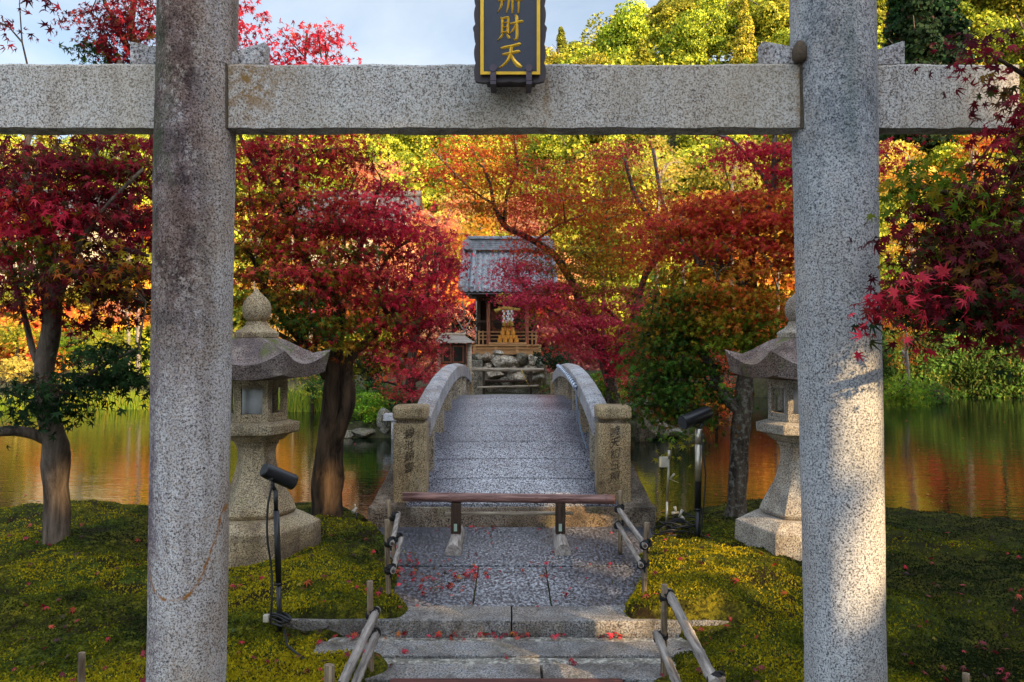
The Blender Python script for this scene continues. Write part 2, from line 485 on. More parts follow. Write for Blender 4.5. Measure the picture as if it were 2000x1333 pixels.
def attr_mat(name, rough=0.55, trans=0.35, spec=0.35, var=0.0):
    m = M(name)
    at = m.n('Attribute'); at.attribute_name = 'tint'
    c = at.outputs['Color']
    if var:
        oi = m.n('ObjectInfo')
        hs = m.n('HueSaturation')
        m.l(c, hs.inputs['Color'])
        mr = m.n('MapRange'); m.l(oi.outputs['Random'], mr.inputs[0])
        mr.inputs[3].default_value = 0.5 - var * 0.035; mr.inputs[4].default_value = 0.5 + var * 0.03
        m.l(mr.outputs[0], hs.inputs['Hue'])
        mr2 = m.n('MapRange')
        m.l(m.math('FRACT', m.math('MULTIPLY', oi.outputs['Random'], 7.3)), mr2.inputs[0])
        mr2.inputs[3].default_value = 1 - var * 0.45; mr2.inputs[4].default_value = 1 + var * 0.35
        m.l(mr2.outputs[0], hs.inputs['Value'])
        c = hs.outputs[0]
    m.l(c, m.b.inputs['Base Color'])
    m.set(Roughness=rough, Specular_IOR_Level=spec)
    if trans:
        tr = m.n('BsdfTranslucent'); m.l(c, tr.inputs['Color'])
        mxs = m.n('MixShader'); mxs.inputs[0].default_value = trans
        m.l(m.b.outputs[0], mxs.inputs[1]); m.l(tr.outputs[0], mxs.inputs[2])
        m.l(mxs.outputs[0], m.out.inputs['Surface'])
    return m.m
MAT['leaf'] = attr_mat('maple_leaf', 0.55, 0.42, 0.10)
MAT['needle'] = attr_mat('evergreen_leaf', 0.6, 0.25, 0.12)
MAT['hill_leaf'] = attr_mat('hillside_leaf', 0.7, 0.2, 0.1, var=1.0)
MAT['litter'] = attr_mat('fallen_leaf', 0.5, 0.15, 0.3)
MAT['tuft'] = attr_mat('moss_tuft', 0.8, 0.3, 0.1)

def bark(name, dark, light, lichen=0.0, scale=9.0):
    m = M(name)
    a = m.noise(scale, 6, 0.7, co=m.co((1, 1, 0.22)), dist=0.5)
    c = m.ramp(a, [(0.36, dark), (0.62, light)])
    if lichen:
        l_ = m.noise(22, 4, 0.65)
        c = m.mix(m.ramp(l_, [(0.52, 0.0), (0.6, lichen)]), c, (0.33, 0.33, 0.29))
    m.col(c).set(Roughness=0.9, Specular_IOR_Level=0.15)
    m.bump(m.math('ADD', a, m.math('MULTIPLY', m.noise(60, 3), 0.3)), 0.8, 0.02)
    return m.m
MAT['bark_grey'] = bark('grey_brown_bark', (0.035,0.025,0.02), (0.19,0.145,0.11))
MAT['bark_dark'] = bark('dark_bark', (0.012,0.009,0.008), (0.10,0.065,0.04))
MAT['bark_lichen'] = bark('lichen_bark', (0.022,0.017,0.014), (0.13,0.10,0.075), 0.4)
MAT['bark_pale'] = bark('pale_bark', (0.13,0.11,0.09), (0.34,0.29,0.24))

def wood(name, dark, light, scale=14, axis=(1, 0.06, 1), rough=0.7):
    m = M(name)
    a = m.noise(scale, 5, 0.65, co=m.co(tuple(v * 3 for v in axis)), dist=0.3)
    m.col(m.ramp(a, [(0.35, dark), (0.65, light)])).set(Roughness=rough, Specular_IOR_Level=0.3)
    m.bump(a, 0.3, 0.005)
    return m.m
MAT['bamboo_brown'] = wood('weathered_brown_bamboo', (0.085,0.035,0.03), (0.36,0.20,0.17), axis=(0.08, 1, 1), rough=0.45)
MAT['bamboo_pale'] = wood('pale_bamboo', (0.20,0.15,0.10), (0.50,0.42,0.31), axis=(0.1, 1, 1), rough=0.5)
MAT['bamboo_grey'] = wood('grey_bamboo', (0.10,0.085,0.075), (0.42,0.37,0.33), axis=(1, 0.07, 1), rough=0.85)
MAT['stake'] = wood('bamboo_stake', (0.07,0.045,0.03), (0.33,0.25,0.16), axis=(1, 1, 0.08))
MAT['wood_dark'] = wood('dark_timber', (0.022,0.014,0.009), (0.075,0.042,0.025), axis=(1, 1, 0.1))
MAT['wood_red'] = wood('red_brown_timber', (0.13,0.04,0.02), (0.32,0.11,0.05), axis=(1, 1, 0.1))
MAT['wood_tan'] = wood('tan_timber', (0.28,0.14,0.055), (0.52,0.29,0.12), axis=(0.1, 1, 1))
MAT['wood_log'] = wood('silver_log', (0.16,0.13,0.11), (0.48,0.43,0.39), axis=(1, 0.08, 1))
MAT['wood_grey'] = wood('grey_board', (0.14,0.12,0.10), (0.40,0.34,0.28), axis=(0.1, 1, 1))
MAT['wood_plank'] = wood('reddish_plank', (0.05,0.015,0.012), (0.13,0.045,0.035), axis=(0.1, 1, 1))

def plain(name, c, rough=0.5, metal=0.0, var=0.12, sc=20):
    m = M(name)
    a = m.noise(sc, 4, 0.6)
    m.col(m.ramp(a, [(0.3, tuple(x * (1 - var) for x in c)), (0.7, tuple(min(1, x * (1 + var)) for x in c))]))
    m.set(Roughness=rough, Metallic=metal)
    m.bump(a, 0.08, 0.003)
    return m.m
MAT['black'] = plain('black_paint', (0.010,0.011,0.014), 0.38, var=0.3)
MAT['rubber'] = plain('black_cable', (0.012,0.012,0.014), 0.5)
MAT['twine'] = plain('black_hemp_twine', (0.010,0.009,0.009), 0.9, sc=120, var=0.5)
MAT['gold'] = plain('gold_leaf', (0.80,0.47,0.03), 0.35, 0.35)
MAT['tablet'] = plain('tablet_blue_black', (0.030,0.036,0.052), 0.4)
MAT['tablet_frame'] = plain('tablet_frame_brown', (0.045,0.032,0.034), 0.55)
MAT['iron'] = plain('iron_hook', (0.09,0.07,0.085), 0.45, 0.6)
MAT['paper'] = plain('white_paper', (0.66,0.68,0.70), 0.8)
MAT['white'] = plain('white_plastic', (0.46,0.43,0.35), 0.4)
MAT['steel'] = plain('conduit_steel', (0.50,0.46,0.38), 0.35, 0.8)
MAT['ink'] = plain('carved_letter_black', (0.060,0.044,0.030), 0.9)
MAT['straw'] = plain('rice_straw', (0.52,0.34,0.06), 0.8, sc=60, var=0.4)
MAT['brass'] = plain('golden_bamboo', (0.62,0.27,0.04), 0.4, 0.1, sc=40, var=0.3)
MAT['plaster'] = plain('cream_plaster', (0.62,0.55,0.40), 0.9, sc=3)
MAT['glass_dark'] = plain('dark_glass', (0.015,0.018,0.015), 0.12)
MAT['rope_white'] = plain('white_blue_rope', (0.62,0.68,0.76), 0.8, sc=80, var=0.35)
MAT['label_green'] = plain('pale_green_sticker', (0.35,0.45,0.36), 0.6)
def tile_mat():
    m = M('grey_roof_tile')
    a = m.noise(9, 5, 0.6)
    m.col(m.ramp(a, [(0.35, (0.10,0.11,0.125)), (0.65, (0.25,0.265,0.29))])).set(Roughness=0.42, Specular_IOR_Level=0.6)
    m.bump(a, 0.2, 0.01)
    return m.m
MAT['tile'] = tile_mat()

MAT['tile_old'] = plain('old_dark_tile', (0.075, 0.078, 0.085), 0.7, sc=4, var=0.3)
def water_mat():
    m = M('pond_water')
    m.col((0.004, 0.009, 0.004)).set(Roughness=0.025, Specular_IOR_Level=0.5, IOR=1.33)
    a = m.noise(5.0, 3, 0.6, co=m.co((0.45, 1.5, 1)), dist=0.3)
    b = m.noise(1.1, 2, 0.5, co=m.co((0.5, 1.4, 1)))
    c2 = m.noise(16.0, 2, 0.5, co=m.co((0.35, 1.6, 1)))
    m.bump(m.math('ADD', m.math('ADD', a, m.math('MULTIPLY', c2, 0.30)), m.math('MULTIPLY', b, 1.2)), 0.13, 0.03)
    return m.m
MAT['water'] = water_mat()

def ground_mat():
    m = M('garden_soil_and_grass')
    a = m.noise(0.6, 6, 0.65); b = m.noise(7, 5, 0.7)
    c = m.ramp(b, [(0.35, (0.02,0.018,0.008)), (0.55, (0.04,0.042,0.010)), (0.7, (0.085,0.075,0.02))])
    c = m.mix(m.ramp(a, [(0.5, 0), (0.65, 0.6)]), c, (0.045, 0.028, 0.012))
    m.col(c).set(Roughness=0.95); m.bump(b, 0.8, 0.08)
    return m.m
MAT['ground'] = ground_mat()

# ------------------------------------------------------------------ leaf clouds
def leaf_template(kind):
    if kind in ('maple7', 'maple5'):
        tips = {'maple7': [(90, 1.0), (48, .93), (132, .93), (5, .75), (175, .75), (-42, .42), (222, .42)],
                'maple5': [(90, 1.0), (42, .92), (138, .92), (-6, .66), (186, .66)]}[kind]
        tips = sorted(tips)
        nt = len(tips)
        vs = [(0, -0.05, 0.0)]; fs = []
        angs = [t[0] for t in tips]
        notch = [(angs[i] + angs[i + 1]) / 2 for i in range(nt - 1)]
        notch = [angs[0] - 24] + notch + [angs[-1] + 24]
        for i, a in enumerate(notch):
            r = 0.30 if 0 < i < nt else 0.16
            vs.append((r * math.cos(R(a)), r * math.sin(R(a)), 0.03))
        for a, r in tips: vs.append((r * math.cos(R(a)), r * math.sin(R(a)), -0.16 * r))
        for i in range(nt): fs.append((0, 1 + i, 2 + nt + i, 2 + i))
        return np.array(vs) * 0.55, np.array(fs)
    if kind == 'tri':
        vs = [(0, -.3, 0)]; fs = []
        for i, a in enumerate((25, 90, 155)):
            for da, r in ((-20, .42), (0, 1.0), (20, .42)):
                vs.append((r * math.cos(R(a + da)), r * math.sin(R(a + da)) - .15, -0.1 * r))
            b = 1 + i * 3
            fs.append((0, b, b + 1, b + 2))
        return np.array(vs) * 0.6, np.array(fs)
    if kind == 'oval':
        vs = [(0, -1, 0), (.42, -.2, .06), (0, 1, -.12), (-.42, -.2, .06)]
        return np.array(vs, float) * 0.5, np.array([(0, 1, 2, 3)])
    vs = [(-.5, -.4, 0), (.45, -.5, .1), (.5, .45, -.05), (-.4, .5, .08)]
    return np.array(vs), np.array([(0, 1, 2, 3)])

def leaf_mesh(name, pos, nrm, size, color, kind, rs):
    """pos Nx3, nrm Nx3, size N, color Nx3 -> one mesh with a colour attribute 'tint'"""
    T, Fc = leaf_template(kind)
    N = len(pos); nv = len(T); nf = len(Fc)
    nrm = nrm / (np.linalg.norm(nrm, axis=1, keepdims=True) + 1e-9)
    ref = rs.normal(size=(N, 3)); ref[:, 2] -= 0.9           # tips tend to hang
    u = ref - nrm * np.sum(ref * nrm, 1, keepdims=True)
    u /= np.linalg.norm(u, axis=1, keepdims=True) + 1e-9      # tip direction
    v = np.cross(u, nrm)
    wd = (0.72 + 0.4 * rs.rand(N))[:, None, None]; cu = (rs.rand(N) ** 2 * 4.0 + 0.2)[:, None, None]; tw = (rs.normal(size=N) * .35)[:, None, None]
    X = T[None, :, 0:1] * v[:, None, :] * wd + T[None, :, 1:2] * u[:, None, :] + (T[None, :, 2:3] * cu + T[None, :, 0:1] * T[None, :, 1:2] * tw) * nrm[:, None, :]
    X = pos[:, None, :] + X * size[:, None, None]
    V = X.reshape(-1, 3).astype(np.float32)
    Fi = (Fc[None] + (np.arange(N) * nv)[:, None, None]).reshape(-1, 4).astype(np.int32)
    me = bpy.data.meshes.new(name)
    me.vertices.add(len(V)); me.vertices.foreach_set('co', V.ravel())
    me.loops.add(Fi.size); me.loops.foreach_set('vertex_index', Fi.ravel())
    me.polygons.add(len(Fi)); me.polygons.foreach_set('loop_start', np.arange(0, Fi.size, 4, dtype=np.int32))
    me.update(calc_edges=True)
    ca = me.color_attributes.new('tint', 'FLOAT_COLOR', 'POINT')
    C4 = np.ones((N, nv, 4), np.float32); C4[:, :, :3] = color[:, None, :]
    ca.data.foreach_set('color', C4.ravel())
    return me

PAL = {
 'darkred': [((.22,.013,.028),4), ((.34,.022,.040),3), ((.06,.012,.02),2), ((.20,.03,.03),1), ((.07,.05,.012),1)],
 'purple':  [((.10,.012,.022),3), ((.14,.020,.032),3), ((.24,.016,.025),2), ((.04,.055,.012),3), ((.22,.11,.015),1.2)],
 'crimson': [((.52,.018,.045),4), ((.68,.045,.075),3), ((.26,.010,.03),2), ((.52,.09,.06),1)],
 'redmix':  [((.42,.018,.034),4), ((.19,.010,.020),3), ((.50,.065,.04),2.5), ((.11,.05,.01),1.5), ((.04,.06,.01),1.2)],
 'pink':    [((.64,.045,.11),4), ((.54,.028,.07),3), ((.70,.11,.13),2), ((.40,.09,.03),1)],
 'orange':  [((.62,.13,.02),4), ((.55,.06,.025),3), ((.60,.24,.02),2), ((.26,.20,.015),1.5)],
 'orangered':[((.60,.075,.03),4), ((.52,.035,.04),4), ((.58,.16,.02),2), ((.24,.18,.015),1)],
 'olive':   [((.28,.17,.012),4), ((.15,.17,.012),3), ((.46,.18,.015),2), ((.50,.10,.02),1.5), ((.07,.13,.012),2)],
 'green':   [((.045,.13,.018),4), ((.08,.18,.02),3), ((.025,.06,.014),3), ((.12,.14,.015),2), ((.20,.07,.015),1)],
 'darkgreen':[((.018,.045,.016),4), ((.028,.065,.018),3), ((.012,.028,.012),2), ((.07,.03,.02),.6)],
 'limebright':[((.18,.36,.02),4), ((.30,.42,.03),2), ((.08,.20,.015),3), ((.45,.36,.03),.6)],
 'oliveorange':[((.50,.17,.015),3), ((.30,.20,.014),3), ((.58,.09,.02),2), ((.12,.18,.015),1.5)],
 'olivegreen':[((.16,.22,.016),4), ((.09,.18,.016),3), ((.34,.22,.015),2), ((.45,.11,.02),1)],
 'lime':    [((.12,.22,.012),4), ((.20,.26,.02),2), ((.07,.15,.012),3), ((.30,.26,.02),1)],
 'yellow':  [((.50,.38,.07),4), ((.42,.32,.06),3), ((.26,.26,.04),2), ((.50,.28,.06),1)],
 'yelgreen':[((.24,.26,.02),4), ((.36,.32,.03),3), ((.13,.17,.015),2.5), ((.05,.08,.012),1.5)],
 'peach':   [((.66,.28,.16),4), ((.60,.20,.12),3), ((.64,.36,.12),2), ((.55,.14,.10),1)],
 'gold':    [((.55,.25,.03),4), ((.50,.36,.04),3), ((.50,.15,.03),2)],
 'hillgreen':[((.25,.25,.022),4), ((.36,.33,.025),3), ((.15,.18,.018),3), ((.05,.07,.012),1.5)],
 'reed':    [((.20,.26,.02),3), ((.30,.27,.03),2), ((.08,.14,.015),2)],
}
TONE = {'yellow': 1.4, 'yelgreen': 1.45, 'gold': 1.4, 'peach': 1.25, 'hillgreen': 1.5, 'reed': 1.4, 'redmix': 1.2, 'lime': 1.25}
def pal_pick(pal, n, rs):
    cs = np.array([c for c, _ in PAL[pal]]) * TONE.get(pal, 1.0); ws = np.array([w_ for _, w_ in PAL[pal]], float); ws /= ws.sum()
    return cs[rs.choice(len(cs), n, p=ws)]

def blob_points(blobs, rs, size, per=14, spray=0.25, droop=0.25, layer=0.0):
    """blobs: (px, py, Y, rx_px, ry_px, depth_m, n, palette). Returns pos,nrm,size,col + cluster centres.
    Leaves sit in flat drooping sprays, the sprays spread through each blob's volume."""
    A = []; B = []; S = []; C = []; CC = []
    for (px, py, Y, rx, ry, rd, n, pal) in blobs:
        c = np.array(P(px, py, Y)); rad = np.array([rx / F * Y, rd, ry / F * Y])
        nc = max(3, int(n / per))
        d = rs.normal(size=(nc, 3)); d /= np.linalg.norm(d, axis=1, keepdims=True)
        rr = rs.rand(nc, 1) ** (1 / 2.4)
        cc = c + d * rr * rad
        if layer:                                                   # tiers, as maples grow
            wv = vnoise(cc[:, 0], cc[:, 1], 0.9, 70) * 0.35
            q_ = np.round((cc[:, 2] + wv) / layer) * layer - wv
            cc[:, 2] = cc[:, 2] * 0.22 + q_ * 0.78
        out = (cc - c) / rad
        k = rs.poisson(per, nc) + 2
        idx = np.repeat(np.arange(nc), k)
        m_ = len(idx)
        a = rs.rand(m_) * 2 * PI; q = np.sqrt(rs.rand(m_)) * spray * (0.6 + 0.8 * rs.rand(nc))[idx]
        off = np.stack([np.cos(a) * q, np.sin(a) * q, -droop * q * q / spray + rs.normal(size=m_) * 0.025 - 0.15 * q * rs.rand(m_)], 1)
        tilt = rs.normal(size=(nc, 3)) * 0.25                      # each spray tilts as a whole
        off[:, 2] += off[:, 0] * tilt[idx, 0] + off[:, 1] * tilt[idx, 1]
        pos = cc[idx] + off
        nr = rs.normal(size=(m_, 3)) * 0.55 + np.array([0, 0, 0.62]) + out[idx] * 0.25 + off * 1.6
        base = pal_pick(pal, nc, rs)[idx]; loc = pal_pick(pal, m_, rs)
        col = (base * 0.82 + loc * 0.18) * (0.8 + 0.4 * rs.rand(m_, 1)) * (0.75 + 0.5 * rs.rand(nc, 1))[idx]
        A.append(pos); B.append(nr); S.append(size * (0.65 + 0.6 * rs.rand(m_))); C.append(col); CC.append(cc)
    return np.concatenate(A), np.concatenate(B), np.concatenate(S), np.concatenate(C), np.concatenate(CC)

def resample(pts, step=0.12):
    out = []
    for a, b in zip(pts[:-1], pts[1:]):
        a = np.array(a); b = np.array(b); n = max(1, int(np.linalg.norm(b - a) / step))
        for i in range(n): out.append(a + (b - a) * i / n)
    out.append(np.array(pts[-1]))
    return out

def smooth_path(pts, rad, n=4):
    """Catmull-Rom"""
    p = [np.array(q, float) for q in pts]; m_ = len(p)
    op = []; orr = []
    for i in range(m_ - 1):
        p0, p1, p2, p3 = p[max(0, i-1)], p[i], p[i+1], p[min(m_-1, i+2)]
        for j in range(n):
            t = j / n
            op.append(0.5 * ((2*p1) + (-p0+p2)*t + (2*p0-5*p1+4*p2-p3)*t*t + (-p0+3*p1-3*p2+p3)*t**3))
            orr.append(rad[i] + (rad[i+1] - rad[i]) * t)
    op.append(p[-1]); orr.append(rad[-1])
    return op, orr

def tree(name, label, cat, base_px, branches, blobs, mat_bark, size, kind='maple5', seed=1, per=14, spray=0.25,
         twigs=90, group=None, leafmat='leaf', droop=0.25, twig_r=0.010, keep=None, crown_name='crown', layer=0.0):
    """branches: list of [(px,py,Y,radius_px), ...]"""
    rs = np.random.RandomState(seed)
    root = empty(name, P(*base_px), label, cat, group)
    mb = MB(); nodes = []
    for br in branches:
        pts = [P(b[0], b[1], b[2]) for b in br]; rad = [b[3] / F * b[2] for b in br]
        sp, sr = smooth_path(pts, rad)
        mb.tube(sp, sr, 12 if max(rad) > 0.04 else 7, wob=0.28)
        for q in resample(sp): nodes.append(q)
    nodes = np.array(nodes)
    pos, nr, sz, col, cc = blob_points(blobs, rs, size, per, spray, droop, layer)
    order = rs.permutation(len(cc))[:twigs]
    for i in order:
        e = cc[i]; dd = np.linalg.norm(nodes - e - np.array([0, 0, -0.15]), axis=1) + (nodes[:, 2] > e[2]) * 0.35
        s_ = nodes[np.argmin(dd)]
        L = np.linalg.norm(e - s_)
        if L < 0.08 or L > 2.6: continue
        mid = s_ * 0.5 + e * 0.5 + rs.normal(size=3) * 0.07 * L + np.array([0, 0, 0.06 * L])
        m2 = s_ * 0.2 + e * 0.8 + rs.normal(size=3) * 0.04 * L + np.array([0, 0, 0.05 * L])
        r0 = twig_r * (0.7 + 0.5 * min(L, 1.5))
        mb.tube([s_, mid, m2, e], [r0, r0 * 0.6, r0 * 0.4, r0 * 0.2], 4, cap=False)
        nodes = np.vstack([nodes, mid[None], m2[None]])
    mb.build('trunk', MAT[mat_bark], root)
    if keep is not None:
        k = keep(pos); pos, nr, sz, col = pos[k], nr[k], sz[k], col[k]
    link(crown_name, leaf_mesh(crown_name, pos, nr, sz, col, kind, rs), MAT[leafmat], root)
    return root

# ------------------------------------------------------------------ terrain
WATER = -0.35
def shore_near(x):
    ax = np.abs(x)
    s = 10.35 - 0.11 * np.clip(ax - 3.2, 0, 9) ** 2.0
    s = s - 1.3 * (1 - sstep(0.8, 2.3, ax))
    return s + vnoise(x, x * 0, 1.3, 5) * 0.35

def hill_t(u):
    return np.interp(u, [-.8, -.3, 0.0, .09, .225, .35, .64, .9], [.25, .27, .295, .375, .44, .485, .57, .6])

def ground_z(x, y):
    x = np.asarray(x, float); y = np.asarray(y, float)
    near = -0.42 + 0 * x
    pond = -1.3
    z = near.copy()
    sn = shore_near(x)
    z = np.where(y > sn - 0.6, near + (pond - near) * sstep(0, 1.2, y - sn + 0.6), z)
    # island beyond the bridge
    dx = np.maximum(np.abs(x - 0.2) - 3.7, 0); ny = 18.2 + vnoise(x, y * 0, 1.1, 9) * 0.6
    isl = sstep(-0.7, 0.25, np.minimum(y - ny, 0.7 - dx)) * (y < 27)
    # far garden
    ysh = np.where(x < 0, 25.5 + 0.0 * x, 30.2) + vnoise(x, y * 0, 0.35, 3) * 1.6
    far = sstep(-0.8, 0.4, y - ysh)
    land = -0.05 + 0.35 * sstep(18, 24, y) + vnoise(x, y, 0.5, 4) * 0.25
    k = np.maximum(isl, far)
    k = np.where(y > 17, k, 0)
    z = np.where(y > 14, pond + (land - pond) * k, z)
    u = x / np.maximum(y, 1)
    top = 100 * hill_t(u) - 5
    z = z + np.clip((y - 45) / 55, 0, 1) * top + np.clip((y - 100) / 300, 0, 1) * 12
    z = z + vnoise(x, y, 0.05, 2) * 5 * sstep(45, 70, y)
    # the wooded rise behind the viewer
    return z

def grid_mesh(name, xs, ys, zf):
    X, Y = np.meshgrid(xs, ys)
    Z = zf(X, Y)
    V = np.stack([X, Y, Z], -1).reshape(-1, 3).astype(np.float32)
    nx, ny = len(xs), len(ys)
    i = np.arange(nx * ny).reshape(ny, nx)
    Fi = np.stack([i[:-1, :-1], i[:-1, 1:], i[1:, 1:], i[1:, :-1]], -1).reshape(-1, 4).astype(np.int32)
    me = bpy.data.meshes.new(name)
    me.vertices.add(len(V)); me.vertices.foreach_set('co', V.ravel())
    me.loops.add(Fi.size); me.loops.foreach_set('vertex_index', Fi.ravel())
    me.polygons.add(len(Fi)); me.polygons.foreach_set('loop_start', np.arange(0, Fi.size, 4, dtype=np.int32))
    me.polygons.foreach_set('use_smooth', np.ones(len(Fi), bool))
    me.update(calc_edges=True)
    return me
def spread(a, b, fine0, fine1, st):
    return np.unique(np.concatenate([np.linspace(a, fine0, 24), np.arange(fine0, fine1, st), np.linspace(fine1, b, 24)]))
g = link('ground', grid_mesh('ground', spread(-500, 500, -30, 30, 0.45), spread(-90, 900, -4, 48, 0.4), ground_z), MAT['ground'])
tag(g, kind='structure')

wm = grid_mesh('pond_water', np.linspace(-70, 70, 3), np.linspace(7.8, 44, 3), lambda X, Y: X * 0 + WATER)
tag(link('water', wm, MAT['water']), kind='structure')

def path_edge(y, side):
    e = 0.78 + np.clip(y - 5.85, 0, 9) * 0.235
    return e + vnoise(y * 3.0, y * 0 + side * 7, 1.0, 21) * 0.22

def moss_z(x, y):
    x = np.asarray(x, float); y = np.asarray(y, float)
    hi = 0.035 + vnoise(x, y, 0.8, 11) * 0.15 + vnoise(x, y, 2.6, 12) * 0.08 + vnoise(x, y, 7, 13) * 0.045 + vnoise(x, y, 16, 16) * 0.022
    hi = hi + 0.10 * np.exp(-((x - 1.55) ** 2 / .35 + (y - 6.25) ** 2 / .45)) + 0.09 * np.exp(-((x + 1.5) ** 2 / .3 + (y - 6.6) ** 2 / .8)) + 0.06 * np.exp(-((x - 3.3) ** 2 / .6 + (y - 8.0) ** 2 / .5))
    hi = hi + 0.07 * sstep(1.0, 1.7, x) * (1 - sstep(6.6, 7.6, y)) + 0.04 * (x < 0)
    lo = -0.070 + vnoise(x, y, 1.5, 14) * 0.10 + vnoise(x, y, 7, 15) * 0.03
    stepw = 1 - sstep(1.45, 1.8, np.abs(x))
    t_soft = sstep(5.0, 6.1, y); t_hard = sstep(5.66, 5.72, y)
    t = t_soft * (1 - stepw) + t_hard * stepw
    z = lo * (1 - t) + hi * t
    side = np.where(x < 0, 0, 1)
    pe = path_edge(y, side)
    k = sstep(-0.06, 0.10, np.abs(x) - pe)
    inner = np.where(y > 5.68, -0.12, z)
    z = np.where(y > 5.68, inner + (z - inner) * k, z)
    e2 = np.where(y > 5.27, 1.22, 0.92) + vnoise(x, y, 3.0, 30) * 0.35
    k2 = sstep(-0.05, 0.08, np.abs(x) - e2)
    lowin = -0.26
    z = np.where(y <= 5.68, lowin + (z - lowin) * k2, z)
    kb = (np.abs(x) < 1.62) & (y > 8.28)
    z = np.where(kb, -0.12, z)
    # kerb stone trench
    ns = sstep(-1.1, 0.35, y - shore_near(x))
    z = z - ns * 0.55
    z = z - sstep(4.75, 4.2, y) * 0.0
    return z
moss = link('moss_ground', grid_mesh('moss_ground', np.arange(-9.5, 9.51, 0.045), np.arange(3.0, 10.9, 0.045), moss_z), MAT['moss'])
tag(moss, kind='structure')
# rim strip so that the bank drops to the garden floor
def pad_z(X, Y): return X * 0 - 0.27
tag(link('path', grid_mesh('path', np.linspace(-9, 9, 4), np.linspace(-8, 3.2, 4), pad_z), MAT['kerb']), kind='structure')

def moss_tufts():
    rs = np.random.RandomState(3)
    N = 260000
    py = 985 + (1500 - 985) * rs.rand(N) ** 0.85; px = rs.rand(N) * 2300 - 150
    y = 2.05 * F / (py - HZ); x = (px - 1000) / F * y
    z = moss_z(x, y)
    cover = vnoise(x, y, 2.2, 41) + vnoise(x, y, 6, 42) * 0.7
    k = (z > -0.17) & (y < shore_near(x) - 0.1) & (y > 3.2) & (rs.rand(N) < np.maximum(0.5, 0.58 + cover * 1.4) + 0.5 * np.exp(-((np.abs(x) - 1.6) ** 2 / .8 + (y - 6.4) ** 2 / 1.0)))
    k &= ~((np.abs(x) < path_edge(y, np.where(x < 0, 0, 1)) + 0.01) & (y > 5.6))
    k &= ~((np.abs(x) < 1.0) & (y <= 5.68))
    k &= ~((np.abs(x) < 1.6) & (y > 5.60) & (y < 5.70)) | (np.abs(x) > 1.62)
    x, y, z, cover = x[k], y[k], z[k], cover[k]; n = len(x)
    pos = np.stack([x, y, z + 0.004], 1)
    nr = rs.normal(size=(n, 3)) * 0.8; nr[:, 2] = np.abs(nr[:, 2]) * 0.5
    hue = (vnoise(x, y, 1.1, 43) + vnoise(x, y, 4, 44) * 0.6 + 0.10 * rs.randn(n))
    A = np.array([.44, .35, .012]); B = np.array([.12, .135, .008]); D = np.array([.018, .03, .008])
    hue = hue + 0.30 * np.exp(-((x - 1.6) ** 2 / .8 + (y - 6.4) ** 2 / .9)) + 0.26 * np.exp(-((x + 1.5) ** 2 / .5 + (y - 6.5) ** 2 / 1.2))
    hue = hue - 0.20 * sstep(1.9, 2.8, x) - 0.18 * sstep(-1.5, -2.3, x) * 0  # tufts take the same painted shade on the right
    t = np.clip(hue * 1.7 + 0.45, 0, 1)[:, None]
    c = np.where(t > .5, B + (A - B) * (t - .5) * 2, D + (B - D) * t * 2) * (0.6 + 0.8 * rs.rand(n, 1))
    me = leaf_mesh('moss_tufts', pos, nr, 0.016 + 0.020 * rs.rand(n), c, 'oval', rs)
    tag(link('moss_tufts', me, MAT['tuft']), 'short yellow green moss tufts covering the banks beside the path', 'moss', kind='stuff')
moss_tufts()

